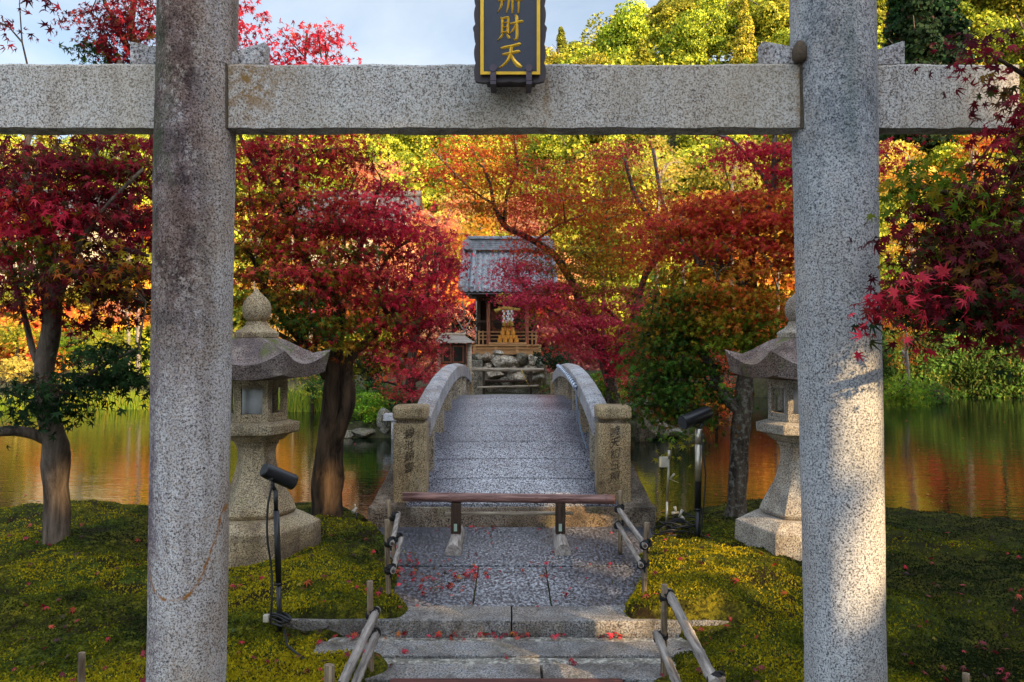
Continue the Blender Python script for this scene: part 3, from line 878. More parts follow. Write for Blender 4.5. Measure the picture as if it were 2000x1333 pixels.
def fallen_leaves():
    rs = np.random.RandomState(8)
    pts = []
    def put(px, py, z=None, s=0.075, pal='redmix'):
        y = (EYE - (z if z is not None else 0.0)) * F / (py - HZ)
        x = (px - 1000) / F * y
        zz = float(moss_z(np.array([x]), np.array([y]))[0]) + 0.02 if z is None else z + 0.012
        pts.append((x, y, zz, s, pal))
    for _ in range(400):        # over the moss
        px = rs.rand() * 2000; py = 1020 + 310 * rs.rand() ** 0.8
        if rs.rand() < .45: px = rs.choice([90, 330, 480, 620, 700, 760, 1250, 1330, 1480, 1830, 1940]) + rs.normal() * 38; py = rs.choice([1060, 1110, 1160, 1230, 1290]) + rs.normal() * 14
        if 770 < px < 1240 or py < 1015: continue
        put(px, py, None, 0.05 + 0.035 * rs.rand(), rs.choice(['darkred', 'redmix', 'crimson', 'redmix', 'orange'], p=[.62, .24, .05, .07, .02]))
    def heap(px, py, rx, ry, n, z=0.0, pal='redmix'):
        for _ in range(n): put(px + rs.normal() * rx, py + rs.normal() * ry, z, 0.05 + 0.03 * rs.rand(), rs.choice([pal, 'crimson', 'orangered']))
    heap(915, 1122, 28, 6, 40); heap(842, 1140, 12, 7, 14); heap(875, 1148, 14, 4, 9); heap(833, 1160, 10, 4, 9)
    heap(805, 1110, 16, 16, 22); heap(925, 1030, 30, 5, 24, -0.0); heap(975, 1028, 14, 5, 10); heap(1068, 1030, 12, 4, 8)
    heap(1070, 1105, 4, 3, 3); heap(1068, 1130, 5, 5, 4); heap(1023, 1115, 4, 2, 2, pal='orange'); heap(1113, 1163, 7, 3, 3, pal='orange')
    heap(760, 1235, 30, 8, 16, -0.1); heap(880, 1242, 24, 5, 20, -0.1); heap(948, 1240, 6, 4, 4, -0.1); heap(1005, 1244, 22, 5, 20, -0.1)
    heap(1100, 1245, 14, 4, 7, -0.1); heap(1210, 1245, 20, 4, 12, -0.1); heap(700, 1250, 30, 12, 22, -0.1); heap(985, 1285, 4, 3, 3, -0.1)
    heap(1120, 1296, 4, 3, 3, -0.1); heap(790, 1280, 5, 4, 3, -0.1); heap(1190, 1110, 3, 3, 2); heap(640, 1140, 30, 20, 18, 0.08); heap(780, 1125, 10, 30, 14, 0.05)
    for _ in range(60): put(800 + 400 * rs.rand(), 1040 + 150 * rs.rand(), 0.0, 0.045, 'redmix')
    for a, b in ((600, 1175), (718, 1185), (583, 1175), (1237, 1045), (1300, 1060), (1535, 1195), (1440, 1190)): put(a, b, None, 0.10, 'orange')
    p = np.array([q[:3] for q in pts]); s = np.array([q[3] for q in pts])
    p[:, 2] += rs.rand(len(p)) * 0.012
    nr = rs.normal(size=(len(p), 3)) * 0.42; nr[:, 2] += 1
    col = np.concatenate([pal_pick(q[4], 1, rs) for q in pts]) * (0.5 + 0.6 * rs.rand(len(p), 1))
    me = leaf_mesh('fallen_leaves', p, nr, s * 1.1, col, 'maple7', rs)
    tag(link('fallen_leaves', me, MAT['litter']), 'fallen red and orange maple leaves scattered over paving and moss', 'fallen leaves', kind='stuff')
fallen_leaves()

def floating_leaves():
    rs = np.random.RandomState(18); N = 420
    px = rs.rand(N) * 2100 - 50; py = 800 + 230 * rs.rand(N) ** 1.5
    y = (EYE - WATER) * F / (py - HZ); x = (px - 1000) / F * y
    k = (y > shore_near(x) + .15) & (y < 24) & (np.abs(x) > 1.3); x, y = x[k], y[k]; n = len(x)
    nr = rs.normal(size=(n, 3)) * .06; nr[:, 2] = 1
    me = leaf_mesh('floating_leaves', np.stack([x, y, np.full(n, WATER + .012)], 1), nr, .05 + .04 * rs.rand(n), pal_pick('redmix', n, rs) * .8, 'maple5', rs)
    tag(link('floating_leaves', me, MAT['litter']), 'maple leaves floating on the pond', 'floating leaves', kind='stuff')
floating_leaves()

# ------------------------------------------------------------------ paving and steps (setting)
def stone(name, x0, x1, y0, y1, z0, z1, mat, parent=None, bevel=0.012, rough=0.006, cuts=3, kind='structure', rs=7):
    o = MB().box(x0, x1, y0, y1, z0, z1).build(name, MAT[mat], parent, bevel=bevel, rough=rough, cuts=cuts, rscale=rs)
    if parent is None and kind: tag(o, kind=kind)
    return o
# upper landing: one big slab, three middle slabs, edging stones, kerb step
stone('paving', -1.50, 1.46, 7.02, 8.40, -0.2, 0.0, 'slab')
for x0, x1 in ((-1.3, -0.300), (-0.292, 0.292), (0.300, 1.25)):
    stone('paving', x0, x1, 5.99, 7.0, -0.2, -0.004 - 0.003 * abs(x0), 'slab')
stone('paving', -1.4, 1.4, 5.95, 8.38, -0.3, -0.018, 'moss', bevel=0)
for x0, x1 in ((-1.68, -0.008), (0.0, 1.58)):
    stone('step', x0, x1, 5.66, 5.98, -0.22, 0.004 if x0 < -1 else 0.0, 'kerb', rough=0.008)
stone('step', -1.45, 1.40, 5.30, 5.55, -0.3, -0.10, 'kerb')
stone('paving', -1.40, 1.42, 5.18, 5.298, -0.3, -0.112, 'mortar', rough=0.012, rs=12)
stone('paving', -1.3, 1.3, 5.556, 5.655, -0.3, -0.115, 'mortar', rough=0.012, rs=12)
for x0, x1 in ((-0.98, 0.18), (0.195, 1.05)):
    stone('step', x0, x1, 4.93, 5.175, -0.35, -0.098, 'kerb')
stone('path', -1.2, 1.2, 3.0, 4.90, -0.45, -0.22, 'slab')
pl = MB().box(-0.75, 0.68, 4.80, 4.915, -0.215, -0.082).build('wooden_plank', MAT['wood_plank'], None, bevel=0.008)
tag(pl, 'dark reddish wooden plank lying at the foot of the lowest stone step', 'plank')

# ------------------------------------------------------------------ torii gate
GY = 4.15
gate = empty('stone_torii_gate', (0.02, GY, -0.3), 'weathered granite torii gate with two round pillars and one tie beam framing the path', 'torii gate')
def pillar(xb, xt, r0, r1, mat):
    """xb centre at z=.23, xt centre at z=3.785"""
    z0, z1 = -0.35, 4.55
    pts = []; rad = []
    for i in range(80):
        z = z0 + (z1 - z0) * i / 79
        t = (z - 0.23) / (3.785 - 0.23)
        pts.append((xb + (xt - xb) * t, GY, z)); rad.append(r0 + (r1 - r0) * t)
    me_b = MB()
    n = 48; vs = []
    for p, r in zip(pts, rad):
        for k in range(n):
            a = 2 * PI * k / n
            rr = r + 0.006 * mn.noise(Vector((math.cos(a) * 1.5 + xb, math.sin(a) * 1.5, p[2] * 1.4))) + 0.003 * mn.noise(Vector((math.cos(a) * 6, math.sin(a) * 6, p[2] * 9)))
            vs.append((p[0] + rr * math.cos(a), p[1] + rr * math.sin(a), p[2]))
    fs = [(i * n + k, i * n + (k + 1) % n, (i + 1) * n + (k + 1) % n, (i + 1) * n + k) for i in range(79) for k in range(n)]
    me_b.add(vs, fs, True)
    me = me_b.mesh('pillar')
    # own origin at the pillar's foot
    me.transform(Matrix.Translation((-xb, -GY, 0)))
    me.materials.append(MAT[mat])
    o = bpy.data.objects.new('pillar', me); COL.objects.link(o)
    o.parent = gate; o.location = (xb - gate.location.x, 0, -gate.location.z)
    return o
tag(pillar(-1.697, -1.636, 0.195, 0.200, 'pillar_l'), 'left pillar with dark green and purple lichen and a rusty loop near the foot')
tag(pillar(1.737, 1.668, 0.199, 0.211, 'pillar_r'), 'right pillar of clean grey granite with warm sun patches')
zb0, zb1 = EYE + 400 / F * 4.08, EYE + 525 / F * 4.08
def beam_mesh(name, x0, x1, y0, y1, z0, z1, mat, parent, rough=0.006, seg=90):
    mb = MB()
    vs = []; n = 0
    ring = [(y0, z0), (y0, z0 + .01), (y0, (z0 + z1) / 2), (y0, z1 - .012), (y0 + .012, z1), (y1 - .012, z1), (y1, z1 - .012), (y1, z0 + .012), (y1 - .012, z0), (y0 + .012, z0)]
    for i in range(seg + 1):
        x = x0 + (x1 - x0) * i / seg
        for j, (y, z) in enumerate(ring):
            d = mn.noise_vector(Vector((x * 6, y * 6, z * 6))) * rough + mn.noise_vector(Vector((x * 26, y * 20, z * 20))) * rough * 0.5
            vs.append((x, y + d.y, z + d.z))
    m_ = len(ring)
    fs = [(i * m_ + j, (i + 1) * m_ + j, (i + 1) * m_ + (j + 1) % m_, i * m_ + (j + 1) % m_) for i in range(seg) for j in range(m_)]
    fs += [tuple(range(m_)), tuple(seg * m_ + j for j in range(m_ - 1, -1, -1))]
    mb.add(vs, fs, True)
    me = mb.mesh(name); me.set_sharp_from_angle(angle=R(40))
    if name == 'tie_beam':
        me.transform(Matrix.Translation((0, -4.14, -(z0 + 0.17))))
        me.materials.append(MAT[mat])
        o = bpy.data.objects.new(name, me); COL.objects.link(o)
        o.parent = parent; o.location = (-gate.location.x, 4.14 - GY, z0 + 0.17 - gate.location.z)
        return o
    return link(name, me, MAT[mat], parent)
# the beam passes through both pillars
beam_mesh('tie_beam', -2.75, 2.60, 4.08, 4.235, zb0, zb1, 'beam', gate, seg=260)
def wedge(x0, z0h, x1, z1h):
    y0, y1 = 4.095, 4.19
    zb = zb1 + 0.002
    MB().hexa([(x0, y0, zb), (x1, y0, zb), (x1, y1, zb), (x0, y1, zb)],
              [(x0, y0, z0h), (x1, y0, z1h), (x1, y1, z1h), (x0, y1, z0h)]).build('wedge', MAT['wedge'], gate, bevel=0.010, rough=0.002)
Zp = lambda py: EYE + (HZ - py) / F * 4.1
Xp = lambda px: (px - 1000) / F * 4.1
wedge(Xp(254), Zp(81), Xp(322), Zp(97)); wedge(Xp(450), Zp(103), Xp(518), Zp(82))
wedge(Xp(1489), Zp(80), Xp(1556), Zp(93)); wedge(Xp(1700), Zp(101), Xp(1767), Zp(79))
# dark mortar lump and joints
mb = MB(); mb.lathe([(0.02, Zp(128)), (0.036, Zp(122)), (0.036, Zp(102)), (0.024, Zp(91)), (0.008, Zp(86))], Xp(1556), 4.055, 12, wob=0.35)
mb.build('mortar_joint', plain('brown_mortar', (0.10, 0.07, 0.045), 0.9, sc=60, var=0.4), gate)
for xj in (Xp(447), Xp(1563)):
    MB().box(xj - 0.010, xj + 0.004 + (.004 if xj > 0 else 0), 4.066, 4.083, zb0 - 0.01, zb1 + (0 if xj < 0 else .03)).build('mortar_joint', plain('ochre_mortar', (0.075, 0.055, 0.035), 0.9, sc=60, var=0.4), gate, bevel=0.006, rough=0.006, cuts=2)
# lintel and cap above the frame
beam_mesh('lintel', -2.9, 2.9, 4.0, 4.3, 4.55, 4.85, 'beam', gate, seg=60)
beam_mesh('cap_stone', -3.15, 3.15, 3.93, 4.37, 4.86, 5.06, 'wedge', gate, seg=60)

# ------------------------------------------------------------------ name tablet
def brush(mb, strokes, ox, oz, w_, h, y, k=1.0, th=0.006):
    """strokes in a unit box, each a list of (x, z, half width); built as raised strips facing the viewer"""
    for st in strokes:
        pts = [(ox + a * w_, oz + b * h) for a, b, _ in st]; hw = [c * w_ * k for _, _, c in st]
        # densify with Catmull-Rom
        pp, rr = smooth_path([(p[0], p[1], 0) for p in pts], hw, 4)
        L = []; Rr = []
        for i, p in enumerate(pp):
            d = np.array(pp[min(i + 1, len(pp) - 1)]) - np.array(pp[max(i - 1, 0)])
            d = d / (np.linalg.norm(d) + 1e-9); nn_ = np.array([-d[1], d[0]])
            L.append((p[0] + nn_[0] * rr[i], p[1] + nn_[1] * rr[i])); Rr.append((p[0] - nn_[0] * rr[i], p[1] - nn_[1] * rr[i]))
        m_ = len(pp); vs = []
        for (a, b), (c, d_) in zip(L, Rr):
            cx, cz = (a + c) / 2, (b + d_) / 2
            vs += [(a, y, b), (cx, y - th, cz), (c, y, d_)]
        fs = []
        for i in range(m_ - 1):
            for j in range(2): fs.append((i * 3 + j, i * 3 + j + 1, i * 3 + j + 4, i * 3 + j + 3))
        mb.add(vs, fs)
TEN = [[(.14,.80,.035),(.3,.84,.05),(.6,.90,.05),(.86,.97,.06),(.9,.93,.02)],
       [(.2,.55,.03),(.35,.58,.045),(.62,.64,.05),(.84,.68,.055),(.88,.64,.02)],
       [(.55,.88,.055),(.53,.62,.06),(.42,.33,.05),(.22,.12,.035),(.03,.02,.008)],
       [(.54,.58,.03),(.66,.32,.06),(.82,.14,.08),(.97,.06,.03)]]
ZAI = [[(.13,.90,.03),(.2,.84,.045),(.2,.6,.04),(.19,.3,.04)], [(.18,.87,.03),(.34,.90,.04),(.46,.92,.045)], [(.44,.92,.04),(.42,.6,.045),(.41,.3,.045)],
       [(.2,.70,.02),(.4,.72,.025)], [(.2,.52,.02),(.4,.54,.025)], [(.17,.33,.03),(.42,.35,.03)],
       [(.22,.3,.035),(.15,.14,.04),(.0,.0,.008)], [(.36,.28,.02),(.44,.16,.05),(.5,.08,.03)],
       [(.5,.66,.03),(.7,.70,.045),(.95,.76,.05),(1.0,.72,.015)], [(.68,1.0,.02),(.76,.92,.055),(.77,.5,.05),(.77,.12,.05),(.7,.04,.03),(.62,.1,.01)],
       [(.74,.64,.035),(.62,.42,.035),(.46,.26,.01)]]
def half_shin(o, sweep):
    s = [[(.12,.96,.02),(.18,.90,.035)], [(.02,.84,.025),(.32,.88,.035)], [(.1,.8,.03),(.13,.7,.025)], [(.26,.82,.03),(.21,.7,.025)],
         [(.0,.66,.025),(.34,.70,.035)], [(.03,.46,.025),(.32,.50,.035)]]
    s.append([(.18,.66,.04),(.17,.3,.04),(.02,.0,.01)] if sweep else [(.18,.66,.04),(.18,.3,.04),(.17,-.04,.02)])
    return [[(a + o, b, c) for a, b, c in st] for st in s]
BEN = half_shin(0, True) + [[(.46,.9,.03),(.46,.5,.04),(.42,.2,.035),(.36,-.02,.01)], [(.6,.95,.035),(.6,.3,.04),(.59,-.04,.02)]] + half_shin(.66, False)

TY = 3.95
def tx(px): return (px - 1000) / F * TY
def tz(py): return EYE + (HZ - py) / F * TY
tab = empty('name_tablet', (tx(996), TY, tz(160)), 'upright blue-black shrine tablet with gold characters and border on the torii beam', 'name tablet')
def scallop(zt, zb, x, sgn, n=66):
    pts = []
    for i in range(n + 1):
        t = i / n
        z = zt + (zb - zt) * t
        ph = (z - tz(160)) / 0.095
        s_ = abs(math.sin(ph * PI)) ** 0.6 * 0.011 + (0.010 * max(0, 1 - abs(((z - tz(54)) / 0.02))))
        pts.append((x + sgn * s_, z))
    return pts
ztop, zbot = tz(-48), tz(159)
Lp = scallop(ztop, zbot, tx(930), -1); Rp_ = scallop(zbot, ztop, tx(1062), 1)
bot = [(tx(930) + (tx(1062) - tx(930)) * i / 20, zbot - 0.006 * abs(math.sin(i / 20 * PI * 4))) for i in range(1, 20)]
topc = [(tx(1062) + (tx(930) - tx(1062)) * i / 20, ztop + 0.010 * abs(math.sin(i / 20 * PI * 3))) for i in range(1, 20)]
outl = Lp + bot + Rp_ + topc
mb = MB(); n = len(outl)
mb.add([(a, TY + 0.0, b) for a, b in outl] + [(a, TY + 0.03, b) for a, b in outl],
       [tuple(range(n)), tuple(range(2 * n - 1, n - 1, -1))] + [(i, i + n, (i + 1) % n + n, (i + 1) % n) for i in range(n)])
mb.build('carved_frame', MAT['tablet_frame'], tab)
MB().box(tx(940), tx(1053), TY - 0.012, TY - 0.001, tz(147), tz(-38)).build('panel', MAT['tablet'], tab)
mb = MB(); gw = 0.0165
x0, x1, z0, z1 = tx(938.5), tx(1054.7), tz(148.5), tz(-40)
mb.box(x0, x0 + gw, TY - 0.022, TY - 0.0125, z0, z1); mb.box(x1 - gw, x1, TY - 0.022, TY - 0.0125, z0, z1)
mb.box(x0 + gw, x1 - gw, TY - 0.022, TY - 0.0125, z0, z0 + gw * 0.85); mb.box(x0 + gw, x1 - gw, TY - 0.022, TY - 0.0125, z1 - gw, z1)
mb.build('gold_border', MAT['gold'], tab)
for st, py0, py1 in ((TEN, 136, 87), (ZAI, 82, 32), (BEN, 27, -22)):
    mb = MB()
    brush(mb, st, tx(971), tz(py0), tx(1021) - tx(971), tz(py1) - tz(py0), TY - 0.0125, 1.15)
    mb.build('gold_character', MAT['gold'], tab)
for px in (963.5, 1033):
    mb = MB()
    a = tx(px)
    mb.box(a - 0.014, a + 0.014, TY - 0.030, TY - 0.024, tz(161), tz(138))
    mb.tube([(a, TY - 0.033, tz(137)), (a, TY - 0.024, tz(137))], 0.018, 12)
    mb.box(a - 0.014, a + 0.014, TY - 0.030, TY + 0.12, tz(168), tz(162))
    mb.build('iron_hook', MAT['iron'], tab)
MB().box(tx(950), tx(1046), TY + 0.031, TY + 0.12, tz(156), tz(150)).build('support_bracket', MAT['tablet_frame'], tab)

# ------------------------------------------------------------------ stone lanterns
def lantern(cx, cy, z0, rot, matk, roofk, label):
    t = empty('stone_lantern', (cx, cy, z0), label, 'stone lantern')
    h = lambda py: EYE + (HZ - py) / F * 7.2          # heights read at 7.2 m
    zz = lambda py: h(py)
    g6 = 6
    # base block: hexagonal with a chamfered top
    zb = z0 - 0.06
    mb = MB(); mb.lathe([(0.565, zb), (0.575, zb + 0.1), (0.565, 0.335), (0.43, 0.408), (0.30, 0.411)], cx, cy, 6, rot, smooth=False)
    mb.build('base', MAT[matk], t, bevel=0.012, rough=0.006, cuts=0, flat=True)
    # shaft: concave, flared foot
    pr = [(0.325, 0.412), (0.352, 0.45), (0.335, 0.50), (0.285, 0.60), (0.228, 0.70), (0.192, 0.80), (0.172, 0.90), (0.168, 0.97), (0.178, 1.03), (0.198, 1.05), (0.198, 1.075)]
    mb = MB(); mb.lathe(pr, cx, cy, 6, rot, smooth=False)
    mb.build('shaft', MAT[matk], t, bevel=0.010, rough=0.004, cuts=0, flat=True)
    # platform under the fire box
    pr = [(0.23, 1.077), (0.29, 1.13), (0.375, 1.155), (0.385, 1.235), (0.30, 1.26)]
    mb = MB(); mb.lathe(pr, cx, cy, 6, rot, smooth=False)
    mb.build('platform', MAT[matk], t, bevel=0.010, rough=0.004, cuts=0, flat=True)
    # fire box: six framed windows
    zb, zt, rb, rt = 1.262, 1.63, 0.275, 0.285
    mb = MB()
    mb.lathe([(rb, zb), (rb, zb + 0.035)], cx, cy, 6, rot, smooth=False)
    mb.lathe([(rb, zt - 0.045), (rb, zt)], cx, cy, 6, rot, smooth=False)
    for k in range(6):
        a0, a1 = rot + k * PI / 3, rot + (k + 1) * PI / 3
        p0 = Vector((cx + rb * math.cos(a0), cy + rb * math.sin(a0), 0)); p1 = Vector((cx + rb * math.cos(a1), cy + rb * math.sin(a1), 0))
        inn = (Vector((cx, cy, 0)) - (p0 + p1) / 2).normalized()
        def fr(t0, t1, za, zc, d0, d1):
            u0, u1 = p0.lerp(p1, t0), p0.lerp(p1, t1)
            w0 = t0 + (0.13 * (d1 / 0.06) if t0 == 0 else 0); w1 = t1 - (0.13 * (d1 / 0.06) if t1 == 1 else 0)
            i0, i1 = p0.lerp(p1, min(w0, t1)) + inn * d1, p0.lerp(p1, max(w1, t0)) + inn * d1
            u0 = u0 + inn * d0; u1 = u1 + inn * d0
            q = [u0, u1, i1, i0]
            mb.hexa([(p.x, p.y, za) for p in q], [(p.x, p.y, zc) for p in q])
        fr(0, 0.17, zb + .034, zt - .044, 0, .05); fr(0.83, 1, zb + .034, zt - .044, 0, .05)
        fr(0.171, 0.829, zb + .036, zb + .07, .008, .05); fr(0.171, 0.829, zt - .075, zt - .046, .008, .05)
    fb = mb.build('fire_box', MAT[matk], t, bevel=0.004, rough=0.004, cuts=1)
    mb = MB(); mb.lathe([(0.135, zb + 0.036), (0.135, zt - 0.046)], cx, cy, 20)
    mb.build('paper_screen', MAT['paper'], fb)
    # roof with upturned corners
    def lift(a, r, z):
        c = abs(((a % (PI / 3)) - PI / 6) / (PI / 6))       # 1 at the six corners, 0 mid-side
        return (0.115 * (max(0, (r - 0.28)) / 0.33) ** 1.5 * (c ** 2.4) * (0.42 if z < 1.66 else 1.0)) if r > .3 else 0.0
    n = 72
    def rad6(a): return math.cos(PI / 6) / math.cos(((a) % (PI / 3)) - PI / 6)
    prof = [(0.22, 1.632), (0.50, 1.645), (0.575, 1.65), (0.625, 1.775), (0.605, 1.78), (0.50, 1.80), (0.41, 1.87), (0.32, 1.945), (0.24, 1.99), (0.17, 2.01)]
    vs = []
    for r, z in prof:
        for k in range(n):
            a = 2 * PI * k / n
            rr = r * rad6(a) * (1 + 0.05 * (abs(math.cos(3 * a)) ** 8) * (r > 0.5))
            vs.append((cx + rr * math.cos(a + rot), cy + rr * math.sin(a + rot), z + lift(a, r, z) + 0.01 * mn.noise(Vector((math.cos(a) * 4 * r + cx, math.sin(a) * 4 * r, z * 5)))))
    m_ = len(prof)
    fs = [(i * n + k, i * n + (k + 1) % n, (i + 1) * n + (k + 1) % n, (i + 1) * n + k) for i in range(m_ - 1) for k in range(n)]
    fs += [tuple(range(n - 1, -1, -1)), tuple((m_ - 1) * n + k for k in range(n))]
    mb = MB(); mb.add(vs, fs, True)
    me = mb.mesh('roof'); me.set_sharp_from_angle(angle=R(35)); link('roof', me, MAT[roofk], t)
    # collar and onion finial
    mb = MB(); mb.lathe([(0.195, 2.0), (0.20, 2.05), (0.14, 2.085), (0.105, 2.12), (0.092, 2.155)], cx, cy, 6, rot, smooth=False)
    mb.build('collar', MAT[matk], t, bevel=0.01, rough=0.008, cuts=0, flat=True)
    mb = MB(); mb.lathe([(0.075, 2.15), (0.105, 2.175), (0.124, 2.22), (0.128, 2.27), (0.115, 2.325), (0.085, 2.365), (0.045, 2.40), (0.022, 2.425), (0.012, 2.445), (0.004, 2.45)], cx, cy, 28, wob=0.03)
    mb.build('finial', MAT[matk], t)
    return t
lantern(-2.315, 7.22, 0.0, R(8), 'lantern', 'lantern_roof', 'tall brown-grey stone lantern with mossy roof between left pillar and tree')
lantern(2.60, 7.20, -0.01, R(-10), 'lantern_r', 'lantern_roof', 'tall sunlit pale stone lantern half hidden behind the right torii pillar')

# ------------------------------------------------------------------ stone bridge
BX = 0.90
YC = 13.3
def deckz(y): return 0.95 - 0.0305 * (y - YC) ** 2
def railz(y): return 1.50 - 0.0185 * (y - YC) ** 2
br = empty('stone_arched_bridge', (0, 8.45, 0), 'grey arched stone bridge with low railings leading across the pond to the shrine', 'bridge')
mb = MB()
ys = np.linspace(8.42, 18.2, 60)
vs = []
for y in ys:
    z = max(deckz(y), 0.215) if y < 9 or y > 17.6 else deckz(y)
    for x in np.linspace(-1.12, 1.12, 9): vs.append((x, y, z + 0.02 * (1 - (x / 1.12) ** 2)))
fs = [(i * 9 + j, i * 9 + j + 1, (i + 1) * 9 + j + 1, (i + 1) * 9 + j) for i in range(59) for j in range(8)]
n0 = len(vs)
vs += [(x, y, z - 0.30) for (x, y, z) in vs]
fs2 = [tuple(n0 + q for q in reversed(f)) for f in fs]
side = [(i * 9, (i + 1) * 9, n0 + (i + 1) * 9, n0 + i * 9) for i in range(59)] + [((i + 1) * 9 + 8, i * 9 + 8, n0 + i * 9 + 8, n0 + (i + 1) * 9 + 8) for i in range(59)]
ends = [(j + 1, j, n0 + j, n0 + j + 1) for j in range(8)] + [(59 * 9 + j, 59 * 9 + j + 1, n0 + 59 * 9 + j + 1, n0 + 59 * 9 + j) for j in range(8)]
mb.add(vs, fs + fs2 + side + ends, False)
dk = mb.build('deck', MAT['deck'], br)
# joints between deck stones, a few mm proud dark mortar lines
jg = plain('joint_grey', (0.03, 0.03, 0.035), 0.9)
for y in (9.0, 9.55, 10.15, 10.85, 11.6, 12.4, 13.2, 14.0, 14.8):
    z = deckz(y) + 0.006; mb = MB()
    for j in range(8):
        x0, x1 = -0.89 + j * 0.2225, -0.89 + (j + 1) * 0.2225
        za = z + 0.02 * (1 - (x0 / 1.12) ** 2); zc = z + 0.02 * (1 - (x1 / 1.12) ** 2)
        mb.add([(x0, y - 0.006, za), (x1, y - 0.006, zc), (x1, y + 0.006, zc), (x0, y + 0.006, za)], [(0, 1, 2, 3)])
    mb.build('deck_joint', jg, dk)
# base slab across the near end with sloping shoulders
MB().box(-1.52, 1.52, 8.39, 8.98, -0.12, 0.208).build('base_slab', MAT['base'], br, bevel=0.02, rough=0.010, cuts=3)
for s in (-1, 1):
    q = [(s * 1.50, 8.47), (s * 1.13, 8.47), (s * 1.13, 9.6), (s * 1.40, 9.6)]
    if s > 0: q = [q[1], q[0], q[3], q[2]]
    tz_ = {8.47: 0.215, 9.6: 0.56}
    MB().hexa([(a, b, -0.4) for a, b in q], [(a, b, tz_[b]) for a, b in q]).build('wing_stone', MAT['base'], br, bevel=0.015, rough=0.01, cuts=2)
    # far wing and arch side girder
    gm = MB(); yy = np.linspace(9.0, 17.8, 40)
    xo, xi = s * 1.20, s * 1.125
    vs = []
    for y in yy:
        z = deckz(y)
        vs += [(xi, y, z + 0.03), (xo, y, z + 0.03), (xo, y, z - 0.42), (xi, y, z - 0.42)]
    fs = [(i * 4 + j, i * 4 + (j + 1) % 4, (i + 1) * 4 + (j + 1) % 4, (i + 1) * 4 + j) for i in range(39) for j in range(4)] + [(0, 1, 2, 3), (159, 158, 157, 156)]
    if s < 0: fs = [tuple(reversed(f)) for f in fs]
    gm.add(vs, fs); gm.build('side_girder', MAT['baluster'], br)
MB().box(-1.45, 1.45, 17.5, 18.6, -0.9, 0.26).build('far_abutment', MAT['base'], br, bevel=0.03, rough=0.02, cuts=3)
for yy_ in (11.4, 15.2):
    for s in (-1, 1):
        MB().box(s * 0.95 - 0.13, s * 0.95 + 0.13, yy_ - 0.13, yy_ + 0.13, -1.3, deckz(yy_) - 0.31).build('pier', MAT['base'], br, bevel=0.02)

def cjk(text, h, parent, x, y, z0, mat, name='inscription'):
    """vertical text: the characters one below the other, as thin carved-letter meshes"""
    made = []
    for i, ch in enumerate(text):
        cu = bpy.data.curves.new('t', 'FONT'); cu.body = ch; cu.size = h; cu.extrude = 0.002; cu.align_x = 'CENTER'
        try: cu.offset = -h * 0.006
        except Exception: pass
        to = bpy.data.objects.new('t', cu); COL.objects.link(to)
        bpy.context.view_layer.update()
        me = bpy.data.meshes.new_from_object(to.evaluated_get(bpy.context.evaluated_depsgraph_get()))
        COL.objects.unlink(to); bpy.data.objects.remove(to)
        # brush-like slant and wobble
        for v in me.vertices:
            v.co.y += v.co.x * 0.3; v.co.x += v.co.y * 0.10
            d = mn.noise_vector(Vector((v.co.x * 30 + i * 5, v.co.y * 30, 0))) * h * 0.10
            v.co.x = v.co.x * 0.95 + d.x; v.co.y += d.y
        me.transform(Matrix.Translation((x, y, z0 - i * h * 1.05)) @ Matrix.Rotation(PI / 2, 4, 'X'))
        made.append(me)
    bm = bmesh.new()
    for me in made: bm.from_mesh(me)
    me = bpy.data.meshes.new(name); bm.to_mesh(me); bm.free()
    return link(name, me, mat, parent)

def bridge_post(xc, y0, w_, d, zb, zt, parent, near=True):
    x0, x1 = xc - w_ / 2, xc + w_ / 2
    sh = zt - 0.19
    po = MB().box(x0, x1, y0, y0 + d, zb, sh).build('post', MAT['post'], parent, bevel=0.018, rough=0.005, cuts=3)
    MB().box(x0 + 0.035, x1 - 0.035, y0 + 0.035, y0 + d - 0.035, sh + 0.001, zt - 0.14).build('neck', MAT['ink'] if False else MAT['base'], po)
    mb = MB(); mb.box(x0 - 0.012, x1 + 0.012, y0 - 0.012, y0 + d + 0.012, zt - 0.15, zt)
    mb.build('cap', MAT['post'], po, bevel=0.05, rough=0.006, cuts=1, seg=4)
    return po
pL = bridge_post(-1.098, 8.53, 0.352, 0.33, 0.205, 1.262, br)
pR = bridge_post(1.098, 8.53, 0.352, 0.33, 0.205, 1.262, br)
tag(pL, 'left post carved with a column of faded characters'); tag(pR, 'right post carved with a clear column of characters')
bridge_post(-1.0, 17.75, 0.26, 0.24, 0.25, 1.16, br); bridge_post(1.0, 17.75, 0.26, 0.24, 0.25, 1.16, br)
cjk('碧池錦雲', 0.115, pL, -1.105, 8.526, 1.262 - 0.19 - 0.145, MAT['ink'])
cjk('暁天初日照', 0.115, pR, 1.098, 8.526, 1.262 - 0.19 - 0.12, MAT['ink'])

